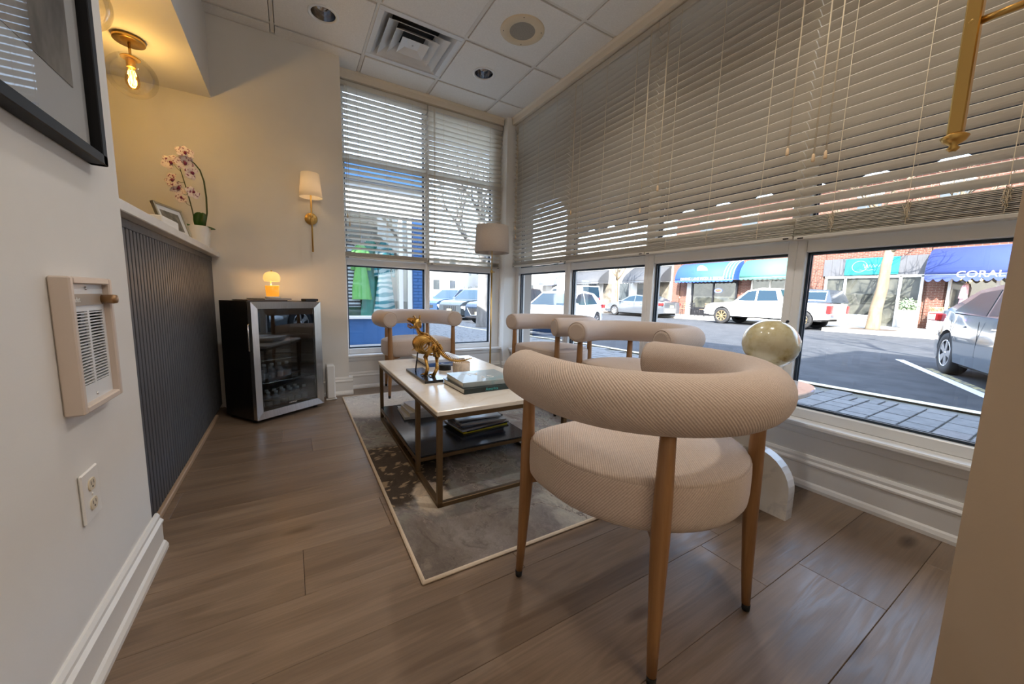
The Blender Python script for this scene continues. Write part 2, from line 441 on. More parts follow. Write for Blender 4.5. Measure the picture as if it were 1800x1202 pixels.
# ---- windows.  u runs along the wall, w is the depth out of the room
def window(n, axis, u0, u1, wi, post0, post1):
    """frame posts at both ends, rails at sill, blind foot and transom; three panes"""
    def bx(mb, a, b, w0, w1, z0, z1, bev=.004):
        return mb.cbox(w0, w1, a, b, z0, z1, bev) if axis == 'y' else mb.cbox(a, b, w0, w1, z0, z1, bev)
    fr = MB()
    bx(fr, u0 - post0, u0, wi, wi + .09, .322, 2.735); bx(fr, u1, u1 + post1, wi, wi + .09, .322, 2.735)
    for z0, z1 in ((.322, .372), (1.153, 1.215), (2.078, 2.098), (2.69, 2.735)): bx(fr, u0, u1, wi + .006, wi + .09, z0, z1)
    o = struct(fr.obj('window_%d' % n, m_frame))
    for z0, z1 in ((.372, 1.153), (1.215, 2.078), (2.098, 2.69)):
        g = MB(); t = .012
        for d0, d1, mm in ((.030, .040, 0), (.052, .062, 0)):
            bx(g, u0, u0 + t, wi + d0, wi + d1, z0, z1, .002); bx(g, u1 - t, u1, wi + d0, wi + d1, z0, z1, .002)
            bx(g, u0, u1, wi + d0, wi + d1, z0, z0 + t, .002); bx(g, u0, u1, wi + d0, wi + d1, z1 - t, z1, .002)
        g.obj('gasket', m_gasket, o)
        p = MB(); w = wi + .046
        q = [(u0, z0), (u1, z0), (u1, z1), (u0, z1)]
        p.add([(w, a, z) if axis == 'y' else (a, w, z) for a, z in q], [(0, 1, 2, 3)]); p.obj('pane', m_glass, o)
    return o
MULL = [.885, 1.78, 2.68]
hw = .038
window(1, 'y', .10, MULL[0] - hw, 2.195, .04, hw)
window(2, 'y', MULL[0] + hw, MULL[1] - hw, 2.195, hw, hw)
window(3, 'y', MULL[1] + hw, MULL[2] - hw, 2.195, hw, hw)
window(4, 'y', MULL[2] + hw, 3.53, 2.195, hw, .06)
window(5, 'x', .455, 1.19, 3.715, .035, .03)
window(6, 'x', 1.235, 1.945, 3.715, .015, .105)

# valances above the blinds
def valance(name, axis, w0, a, b, label):
    mb = MB(); z0, z1 = 2.712, ZC - .002
    pts = [(w0, z0), (w0 + .05, z0), (w0 + .05, z1), (w0 - .012, z1), (w0 - .012, z1 - .012), (w0, z1 - .026)]
    mb.prism(pts, a, b, axis); o = mb.obj(name, m_valance); return tag(o, label, 'valance')
valance('blind_valance', 'y', 2.108, .106, 3.59, 'long cream wooden valance under the ceiling over the street windows')
valance('blind_valance', 'x', 3.648, .42, 2.04, 'short cream wooden valance over the far pair of windows')

# the rest of the building around the room (roof storeys shade the street)
m_stucco = mat('outer_wall', (.42, .36, .31), .85)
struct(MB().box(-10, 2.42, -14, -1.8, 2.95, 7.4).obj('roof_upper_storey', m_stucco))
struct(MB().box(-10, 2.42, -1.8, 3.92, 2.95, 4.7).obj('roof_lower_storey', m_stucco))
struct(MB().box(-14, -1.2, -1.8, 3.92, 4.7, 8.6).obj('roof_rear_shade_block', m_stucco))  # unseen taller block, added so its shadow covers the blue shop
struct(MB().box(-10, 2.42, -14, -2.55, -.2, 2.95).obj('wall_outer_front', m_stucco))
struct(MB().box(-10, -2.75, -2.55, 3.92, -.2, 2.95).obj('wall_outer_side', m_stucco))
struct(MB().box(2.30, 2.42, -2.55, 3.92, 2.74, 2.95).box(2.30, 2.42, -2.55, .03, -.2, 2.74).box(2.30, 2.42, .03, 3.8, -.2, .29).box(2.30, 2.42, 3.60, 3.92, -.2, 2.74).obj('wall_outer_street', m_stucco))
struct(MB().box(-2.75, 2.42, 3.80, 3.92, 2.74, 2.95).box(-2.75, .40, 3.80, 3.92, -.2, 2.74).box(.40, 2.42, 3.80, 3.92, -.2, .29).box(2.07, 2.42, 3.80, 3.92, .29, 2.74).obj('wall_outer_back', m_stucco))

# ------------------------------------------------------------------ blinds
def blind(label, axis, w, u0, u1, n, tilt, zs, zb, ncords, tassels, top=2.672, stack_h=.10, pitch=.0445):
    """slatted blind: head rail, single slats, a stack of resting slats on the bottom rail, ladders and pull cords"""
    U = u1 - u0; um = (u0 + u1) / 2
    base = (w, um, 0) if axis == 'y' else (um, w, 0)
    t = thing('window_blind', label, 'blind', base, R(-90) if axis == 'y' else 0, 'cream slatted blinds')
    # local: x along the blind, y out of the room (axis y: local x = -world y, local y = world x)
    h = U / 2
    MB().cbox(-h, h, -.026, .026, top - .012, top + .03, .003).obj('head_rail', m_blind, t)
    sl = MB(); seg = 4; W = .025
    A = []
    for k in range(seg + 1):
        s = -1 + 2 * k / seg; A.append((s * W, .0022 * (1 - s * s)))
    out = [(a, b + .0013) for a, b in A] + [(a, b - .0013) for a, b in reversed(A)]
    sl.prism(out, -h + .001, h - .001, 'x'); me = sl.mesh('slat'); me.materials.append(m_blind)
    z = top - .035; k = 0
    while z > zs:
        tl = tilt(k) if callable(tilt) else tilt
        link('slat', me, t, (0, 0, z), (R(-tl), 0, 0)); z -= pitch; k += 1
    # resting slats
    N = n; dz = (zs - .012 - (zb + .022)) / max(N - 1, 1)
    for q in range(N):
        j = random.Random(q * 7 + int(U * 1000)); link('slat', me, t, (j.uniform(-.0008, .0008), j.uniform(-.0015, .0015), zb + .022 + q * dz), (R(j.uniform(-1.5, 1.5)), 0, 0))
    MB().cbox(-h + .002, h - .002, -.026, .026, zb, zb + .018, .003).obj('bottom_rail', m_blind, t)
    for e in (-1, 1): MB().box(e * (h - .03) - .012, e * (h - .03) + .012, -.0275, -.026, zb + .004, zb + .010).obj('rail_plug', m_black, t)
    for q in range(ncords):
        x = -h + U * (q + .6) / (ncords + .2)
        mb = MB()
        for yy in (-.0265, .0265): mb.box(x - .0009, x + .0009, yy - .0006, yy + .0006, zb + .02, top)
        mb.obj('ladder_cord', m_cord, t)
        lp = MB(); rr = random.Random(q + int(U * 77))      # slack ladder bunched in front of the resting slats
        pts = []
        for s in range(22):
            a = s * 1.9; pts.append((x + math.cos(a) * .016 * rr.uniform(.3, 1) + rr.uniform(-.004, .004), -.029 - .002 * rr.random(), zb + .03 + (zs - zb - .03) * (.5 + .48 * math.sin(a * .73))))
        if N > 10: lp.tube(pts, .0007, 4).obj('slack_ladder', m_cord, t)
    for (fx, z1) in tassels:
        x = -h + U * fx
        MB().tube([(x, -.034, top), (x + .004, -.036, (top + z1) / 2), (x, -.036, z1 + .03)], .0011, 5).tube([(x + .007, -.034, top), (x + .005, -.036, z1 + .03)], .0011, 5).obj('pull_cord', m_cord, t)
        MB().lathe([(.003, .036), (.006, .03), (.0075, .004), (.006, 0)], 10, (x + .002, -.036, z1)).obj('tassel', mat_tassel, t)
    return t
mat_tassel = mat('wood_tassel', (.66, .47, .28), .5)
WBY = 2.162
blind('wide cream blind with thick stack of slats, over window beside the warm wall', 'y', WBY, .112, MULL[0] - .001, 14, 30, 1.325, 1.208, 3, [(.06, 1.56), (.12, 1.56)], pitch=.0445)
blind('cream blind over the street window behind the globe, thin slat bundle', 'y', WBY, MULL[0] + .001, MULL[1] - .001, 10, 30, 1.295, 1.212, 3, [(.09, 1.62), (.93, 1.62)])
blind('cream blind over the street window seen above the middle chair', 'y', WBY, MULL[1] + .001, MULL[2] - .001, 8, 30, 1.285, 1.215, 3, [(.10, 1.62), (.94, 1.50)])
blind('narrow-looking cream blind next to the white corner column, street side', 'y', WBY, MULL[2] + .001, 3.575, 8, 28, 1.285, 1.222, 3, [(.06, 1.62), (.08, 1.52)])
blind('half-open cream blind beside the wall lamp, far wall', 'x', 3.690, .428, 1.203, 8, lambda k: 17 if k < 14 else 15, 1.275, 1.212, 3, [(.05, 1.56), (.07, 1.49)])
blind('cream blind behind the floor lamp shade, far wall', 'x', 3.690, 1.213, 2.035, 3, lambda k: 29 if k < 14 else 19, 1.255, 1.200, 3, [(.06, 1.52), (.07, 1.40)])
# ------------------------------------------------------------------ barrel chairs
def make_chair():
    t = thing('barrel_chair', 'chair', 'chair')
    RR, TR, ZT = .317, .070, .672
    # back roll: a thick bent roll with flat piped ends; u runs from the middle seam both ways
    N = 84; K = 24; ARM = .205
    HALF = RR * PI / 2 + ARM * 1.03
    def path(s):
        """centre line by signed length from the middle of the back: half circle, then arms bending slightly inwards"""
        sg = 1 if s >= 0 else -1; a = abs(s)
        if a <= RR * PI / 2: ph = a / RR; x, y, tx, ty = RR * math.sin(ph), -RR * math.cos(ph), math.cos(ph), math.sin(ph)
        else:
            q = (a - RR * PI / 2) / 1.03; x, y = RR - .62 * q * q, q; tx, ty = -1.24 * q, 1.0; l = math.hypot(tx, ty); tx, ty = tx / l, ty / l
        return Vector((sg * x, y, ZT)), Vector((tx, sg * ty, 0))
    mb = MB(); rings = []; us = []
    def ring(s, r):
        c, tan = path(s); out = Vector((tan.y, -tan.x, 0))
        return [c + (out * math.cos(2 * PI * k / K) + Vector((0, 0, 1)) * math.sin(2 * PI * k / K)) * r for k in range(K)]
    ends = [(0, .046), (.002, .054), (.007, .0615), (.014, .0665), (.026, .070)]
    seq = [(-HALF + d, r) for d, r in ends]
    for i in range(1, N): seq.append((-HALF + .026 + (2 * HALF - .052) * i / N, TR))
    seq += [(HALF - d, r) for d, r in reversed(ends)]
    for q, r in seq: rings.append(ring(q, r)); us.append(abs(q))
    vs_ = [p for r in rings for p in r]; F = []; U = []
    for i in range(len(rings) - 1):
        for k in range(K):
            k2 = (k + 1) % K
            F.append((i * K + k, i * K + k2, (i + 1) * K + k2, (i + 1) * K + k))
            v0, v1 = k * 2 * PI * TR / K, (k + 1) * 2 * PI * TR / K
            U.append(((us[i], v0), (us[i], v1), (us[i + 1], v1), (us[i + 1], v0)))
    mb.add(vs_, F, 0, True, U)
    n = len(rings)
    for i, rev in ((0, True), (n - 1, False)):
        f = [i * K + k for k in range(K)]
        uv = [(.06 * math.cos(2 * PI * k / K), .06 * math.sin(2 * PI * k / K)) for k in range(K)]
        if rev: f.reverse(); uv.reverse()
        mb.uv[len(mb.f)] = uv; mb.f.append(tuple(f)); mb.m.append(0); mb.sm.append(False)
    br = mb.obj('backrest', m_fabric, t)
    for sg in (-1, 1):
        pr = MB(); q = ring(sg * (HALF - .006), .0618)
        pr.tube(q, .0024, 6, loop=True).obj('piping', m_fabric, br)
    # seat: round at the back, straight in front
    def outline(inset):
        P = []
        for k in range(64):
            a = 2 * PI * k / 64; e = 5.0
            x, y = math.sin(a), -math.cos(a)
            if y > 0:       # front half: squarer
                s = (abs(x) ** e + abs(y) ** e) ** (-1 / e); x, y = x * s * .312, y * s * .190
            else: x, y = x * .312, y * .312
            f = 1 - inset / .315
            P.append((x * f, y * f))
        return P
    prof = [(.10, .345), (.035, .349), (.012, .358), (.002, .374), (0, .40), (0, .452), (.001, .468), (.0035, .472), (.0045, .4735), (.0030, .4755), (.010, .482), (.035, .490), (.09, .497), (.18, .501), (.28, .502)]
    sm = MB(); rg = [[(x, y, z) for x, y in outline(i)] for i, z in prof]; vs_ = [p for r in rg for p in r]; F = []; U = []
    acc = 0; vv = [0]
    for i in range(1, len(prof)): acc += math.hypot(prof[i][0] - prof[i - 1][0], prof[i][1] - prof[i - 1][1]); vv.append(acc)
    for i in range(len(rg) - 1):
        for k in range(64):
            k2 = (k + 1) % 64
            F.append((i * 64 + k, i * 64 + k2, (i + 1) * 64 + k2, (i + 1) * 64 + k))
            if prof[i][1] >= .474: U.append(tuple((rg[a][b][0], rg[a][b][1]) for a, b in ((i, k), (i, k2), (i + 1, k2), (i + 1, k))))
            else:
                s0, s1 = k * .0296, (k + 1) * .0296
                U.append(((s0, vv[i]), (s1, vv[i]), (s1, vv[i + 1]), (s0, vv[i + 1])))
    sm.add(vs_, F, 0, True, U)
    sm.f.append(tuple(reversed(range(64)))); sm.m.append(0); sm.sm.append(False)
    top = (len(rg) - 1) * 64; sm.f.append(tuple(top + k for k in range(64))); sm.m.append(0); sm.sm.append(True)
    sm.obj('seat', m_fabric, t)
    for (x, y) in ((-.20, -.256), (.20, -.256), (-.288, .164), (.288, .164)):
        d = Vector((x, y, 0)).normalized()
        lg = MB(); pts = []; rad = []
        for z, r, o in ((.022, .0115, .016), (.12, .0145, .010), (.28, .0195, .003), (.36, .0215, 0), (.44, .0210, 0), (.56, .0185, 0), (.622, .0170, 0)):
            pts.append((x + d.x * o, y + d.y * o, z)); rad.append(r)
        L = lg.tube(pts, rad, 14).obj('leg', m_leg, t)
        MB().lathe([(.008, 0), (.0105, .002), (.0115, .022)], 12, (x + d.x * .017, y + d.y * .017, 0)).obj('foot', m_rubber, L)
        i = Vector((-d.x, -d.y, 0)); w = Vector((-d.y, d.x, 0)); b = MB()
        c = Vector((x, y, 0)); q = [(.0, .405), (.0, .325), (.10, .336), (.12, .350), (.03, .352), (.018, .405)]
        b.add([c + i * p + w * s + Vector((0, 0, z)) for s in (-.011, .011) for p, z in q],
              [tuple(range(6)), tuple(reversed(range(6, 12)))] + [((k + 1) % 6, k, 6 + k, 6 + (k + 1) % 6) for k in range(6)]).obj('bracket', m_leg, t)
    return t
chair = make_chair()
chairs = [(chair, (.902, .742, 0), 0, 'beige ribbed barrel chair seen from behind, closest to the camera'),
          (None, (.985, 3.335, .0118), R(183), 'beige barrel chair with its back to the far windows, behind the table'),
          (None, (1.840, 2.435, .0118), R(92), 'beige barrel chair next to the corner column, back to the street'),
          (None, (1.800, 1.530, .0118), R(97), 'beige barrel chair half hidden behind the front chair, back to the street')]
for o, loc, rz, lab in chairs:
    o = o or copy_tree(chair)
    o.location = loc; o.rotation_euler = (0, 0, rz); tag(o, lab, 'chair', 'barrel chairs around the coffee table')

# ------------------------------------------------------------------ rug
def rug_mat():
    m = mat('abstract_rug', rough=.95); g = NT(m)
    v = g.coords('Object'); wv = g.noise(v, 2.2, 6, .62, .4)
    wa = g.new('VectorMath', operation='SCALE'); wa.inputs['Scale'].default_value = .55; g.link(wv.outputs['Color'], wa.inputs[0])
    ad = g.new('VectorMath', operation='ADD'); g.link(v, ad.inputs[0]); g.link(wa.outputs[0], ad.inputs[1])
    st = g.new('Mapping'); st.inputs['Scale'].default_value = (1.7, .85, 1); st.inputs['Rotation'].default_value = (0, 0, R(24)); g.link(ad.outputs[0], st.inputs['Vector'])
    n1 = g.noise(st.outputs[0], 2.1, 5, .55, .3)
    c = g.ramp(n1.outputs[0], [(.26, (.10, .08, .062)), (.37, (.19, .155, .13)), (.44, (.27, .235, .22)), (.495, (.31, .315, .275)), (.53, (.235, .21, .215)), (.60, (.36, .345, .315)), (.70, (.50, .45, .38))])
    # torn edges
    vo = g.new('TexVoronoi'); vo.feature = 'DISTANCE_TO_EDGE'; vo.inputs['Scale'].default_value = 2.1; g.link(st.outputs[0], vo.inputs['Vector'])
    n3 = g.noise(ad.outputs[0], 26, 3, .6)
    e1 = g.new('Math', operation='MULTIPLY_ADD'); e1.inputs[1].default_value = .05; g.link(n3.outputs[0], e1.inputs[0]); g.link(vo.outputs['Distance'], e1.inputs[2])
    ed = g.ramp(e1.outputs[0], [(.020, (.13, .11, .105)), (.030, (.20, .175, .165)), (.040, (.50, .44, .37)), (.055, (.46, .41, .35))])
    em = g.ramp(e1.outputs[0], [(.028, (.9, .9, .9)), (.040, (.65, .65, .65)), (.056, (.0, .0, .0))])
    c1 = g.mix(em.outputs[0], c.outputs[0], ed.outputs[0])
    # the dark speckled patch and the pale far end are part of the pattern
    def blob(cx, cy, r0, r1, sx=1.0, sy=1.0):
        mp = g.new('Mapping'); mp.inputs['Location'].default_value = (-cx * sx, -cy * sy, 0); mp.inputs['Scale'].default_value = (sx, sy, 0); g.link(v, mp.inputs['Vector'])
        ln = g.new('VectorMath', operation='LENGTH'); g.link(mp.outputs[0], ln.inputs[0])
        ad2 = g.new('Math', operation='MULTIPLY_ADD'); ad2.inputs[1].default_value = .34; g.link(wv.outputs[0], ad2.inputs[0]); g.link(ln.outputs['Value'], ad2.inputs[2])
        return g.ramp(ad2.outputs[0], [(r0, (1, 1, 1)), (r1, (0, 0, 0))]).outputs[0]
    sp = g.new('TexVoronoi'); sp.inputs['Scale'].default_value = 17; g.link(ad.outputs[0], sp.inputs['Vector'])
    dk = g.ramp(sp.outputs['Distance'], [(.24, (.36, .27, .17)), (.34, (.075, .055, .04))])
    c2 = g.mix(blob(-.66, -.42, .36, .40, 1, .62), c1, dk.outputs[0])
    c3 = g.mix(blob(-.25, .85, .66, .74, .8, 1.25), c2, (.66, .61, .54))
    c4 = g.mix(blob(-.35, .52, .27, .29, 1.2, 1.3), c3, (.30, .29, .27))
    c5 = g.mix(blob(-.60, -.72, .29, .31, 1.5, .9), c4, (.66, .56, .44))
    c6 = g.mix(blob(-.56, -1.10, .34, .56, 1.0, 1.0), c5, g.ramp(wv.outputs[0], [(.35, (.115, .092, .075)), (.5, (.19, .155, .13)), (.65, (.27, .235, .21))]).outputs[0])
    n7 = g.noise(st.outputs[0], 7, 6, .68, .8); md = g.ramp(n7.outputs[0], [(.32, (.58, .55, .53)), (.48, (.95, .95, .93)), (.56, (.80, .78, .79)), (.70, (1.22, 1.2, 1.15))])
    g.col(g.mix(1.0, c6, md.outputs[0], 'MULTIPLY'))
    n4 = g.noise(v, 420, 2, .6); ba = g.new('Math', operation='MULTIPLY_ADD'); ba.inputs[1].default_value = .4; g.link(n4.outputs[0], ba.inputs[0]); g.link(n1.outputs[0], ba.inputs[2])
    g.bump(ba.outputs[0], .6, .004)
    return m
m_rug = rug_mat()
m_binding = noisy(mat('cream_binding', rough=.9), (.58, .47, .35), (.66, .55, .42), 300)
rug = thing('area_rug', 'abstract grey and brown rug with cream binding under the coffee table', 'rug', (1.105, 2.185, 0), R(-.75))
rw, rl = .770, 1.168
MB().cbox(-rw, rw, -rl, rl, 0.0002, .0095, .003).obj('pile', m_rug, rug)
for x0, x1, y0, y1 in ((-rw - .006, -rw + .008, -rl - .006, rl + .006), (rw - .008, rw + .006, -rl - .006, rl + .006), (-rw, rw, -rl - .006, -rl + .008), (-rw, rw, rl - .008, rl + .006)):
    MB().cbox(x0, x1, y0, y1, 0.0002, .0115, .004).obj('binding', m_binding, rug)

# ------------------------------------------------------------------ coffee table
TZ = .0097
ct = thing('coffee_table', 'coffee table with cream marble top, bronze frame and dark lower shelf', 'table', (.838, 2.005, TZ), R(-.9))
HX, HY, S = .335, .625, .011
def bar(n, x0, x1, y0, y1, z0, z1): return MB().cbox(x0, x1, y0, y1, z0, z1, .0015).obj(n, m_bronze, ct)
for sx in (-1, 1):
    for yy in (-HY + S, -.294, HY - S): bar('leg', sx * (HX - S) - S, sx * (HX - S) + S, yy - S, yy + S, 0, .402)
    bar('side_rail', sx * (HX - S) - S, sx * (HX - S) + S, -HY, HY, 0, .020)
    bar('side_rail', sx * (HX - S) - S, sx * (HX - S) + S, -HY, HY, .380, .4005)
    bar('shelf_rail', sx * (HX - S) - S * .9, sx * (HX - S) + S * .9, -.294, HY - S, .066, .085)
for sy in (-1, 1):
    bar('end_rail', -HX, HX, sy * (HY - S) - S, sy * (HY - S) + S, 0, .020)
    bar('end_rail', -HX, HX, sy * (HY - S) - S, sy * (HY - S) + S, .380, .4005)
bar('shelf_rail', -HX, HX, -.294 - S * .9, -.294 + S * .9, .066, .085); bar('shelf_rail', -HX, HX, HY - S * 1.9, HY - S * .1, .066, .085)
MB().cbox(-HX + .004, HX - .004, -.30, HY - .004, .0855, .0935, .002).obj('shelf', m_shelf, ct)
MB().cbox(-HX - .006, HX + .006, -HY - .008, HY + .008, .4007, .4225, .003).obj('tabletop', m_marble, ct)
TT = TZ + .4225           # height of the table top
SH = TZ + .0935           # height of the shelf

# ------------------------------------------------------------------ books and magazines
def cov(name, col, rough=.35, coat=.2): return mat(name, col, rough, coat=coat)
def book(label, x, y, z, rz, w, d, h, cover, group, spine=None, spine_mat=None, name='book'):
    """w along local x (spine on the -y side), d along y"""
    t = thing(name, label, 'book' if name == 'book' else 'magazine', (x, y, z), R(rz), group)
    c = .0025
    mb = MB().box(-w / 2, w / 2, -d / 2, d / 2, 0, c).box(-w / 2, w / 2, -d / 2, d / 2, h - c, h).cbox(-w / 2, w / 2, -d / 2 - .002, -d / 2 + .002, 0, h, .001)
    mb.obj('cover', cover, t)
    pg = MB(); n = 6
    for k in range(n): pg.box(-w / 2 + .004, w / 2 - .004 - (k % 2) * .0006, -d / 2 + .002, d / 2 - .004 - (k % 2) * .0006, c + (h - 2 * c) * k / n, c + (h - 2 * c) * (k + 1) / n)
    pg.obj('pages', m_paper, t)
    if spine: text(spine, 'lettering', h * .8, spine_mat or m_paper, t, (0, -d / 2 - .0026, h / 2), (R(90), 0, 0), .0003)
    return t
c_dark = noisy(cov('cover_dark_teal', (.02, .035, .035)), (.007, .010, .011), (.02, .045, .046), 9)
c_sky = cov('cover_sky', (.40, .50, .52))
g_ = NT(c_sky); v_ = g_.coords('Object', (1, 1, 1)); n_ = g_.noise(v_, 7, 5); g_.col(g_.ramp(n_.outputs[0], [(.3, (.25, .30, .31)), (.55, (.33, .37, .375)), (.75, (.07, .30, .34))]).outputs[0])
c_blue = cov('cover_blue', (.03, .09, .28)); c_pale = cov('cover_pale', (.62, .64, .66)); c_cream = cov('cover_cream', (.72, .68, .62)); c_teal = cov('cover_teal', (.03, .32, .33))
m_teal_ink = mat('teal_ink', (.05, .42, .42), .5)
b1 = book('dark teal-spined hardcover under the pale coastal book', .835, 1.705, TT, 1.5, .300, .265, .026, c_dark, 'books on the table top', 'America', m_teal_ink)
b2 = book('pale cover book with large white letters, topmost near the candle', .842, 1.715, TT + .0262, -2.5, .285, .250, .024, c_sky, 'books on the table top')
text('ST', 'lettering', .075, m_paper, b2, (.02, -.035, .0243), (0, 0, R(180)), .0003)
text('AL', 'lettering', .075, m_paper, b2, (-.03, .045, .0243), (0, 0, R(180)), .0003)
book('blue-spined travel book under the white book at the table far end', .885, 2.42, TT, -3, .270, .30, .022, c_blue, 'books on the table top', 'DESTINATIONS', m_paper)
b4 = book('glossy white book topmost at the table far end', .868, 2.44, TT + .0222, 3, .275, .28, .020, c_pale, 'books on the table top')
# magazines on the shelf
cm = [('cover_yellow', (.62, .55, .02), 'lowest magazine with a yellow edge'), ('cover_black', (.015, .015, .018), 'black magazine just above the yellow one'), ('cover_grey', (.30, .31, .33), 'grey magazine low in the shelf pile'),
      ('cover_rose', (.40, .27, .26), 'rose-tinted magazine in the middle of the shelf pile'), ('cover_slate', (.10, .13, .19), 'slate blue magazine in the shelf pile'), ('cover_ash', (.42, .42, .42), 'ash grey magazine high in the shelf pile'),
      ('cover_ink', (.03, .04, .06), 'ink black magazine second from the top'), ('cover_ice', (.55, .62, .68), 'shiny pale magazine on top of the shelf pile')]
z = SH; rr = random.Random(5)
for k, (nm, col, lab) in enumerate(cm):
    h = .0085 if k not in (2, 5) else .011
    book(lab, .965 + rr.uniform(-.02, .02), 2.02 + rr.uniform(-.02, .015), z, rr.uniform(-9, 9), .31 - .004 * k, .25 - .003 * k, h, cov(nm, col, .18, .6), 'magazines on the shelf', name='magazine')
    z += h + .0002
z = SH
for k, (col, h, lab) in enumerate((((.55, .54, .52), .018, 'grey book lowest on the shelf behind the bronze post'), ((.68, .66, .62), .024, 'cream book in the middle of the shelf behind the post'), ((.78, .77, .75), .020, 'white book on top of the shelf pile behind the post'))):
    book(lab, .70 + .012 * k, 2.40 - .01 * k, z, -4 + 5 * k, .20 - .02 * k, .26 - .03 * k, h, cov('cover_stone%d' % k, col), 'books at the shelf far end'); z += h + .0002
# candle jar and its lid
cj = thing('candle_jar', 'marbled ceramic candle jar with a wick standing beside its black lid', 'candle', (.885, 2.060, TT))
jar = MB().lathe([(.050, 0), (.053, .003), (.053, .060), (.0515, .062), (.049, .060), (.049, .046), (.0005, .046)], 32, cap1=False).obj('jar', marble('ceramic_marbled', (.70, .58, .47), (.47, .37, .29), .35, 7), cj)
MB().lathe([(.0485, .040), (.0485, .0475), (.0005, .048)], 28, cap1=False).obj('wax', mat('wax', (.72, .58, .44), .5), cj)
MB().cyl((0, 0, .047), (.002, .001, .062), .0012, n=6).obj('wick', m_black, cj)
tag(MB().lathe([(.037, 0), (.0385, .002), (.0385, .030), (.037, .032), (.0005, .032)], 28, cap1=False).obj('candle_lid', m_black, None, (.818, 2.165, TT)), 'low round black lid lying close to the marbled candle jar', 'tin')

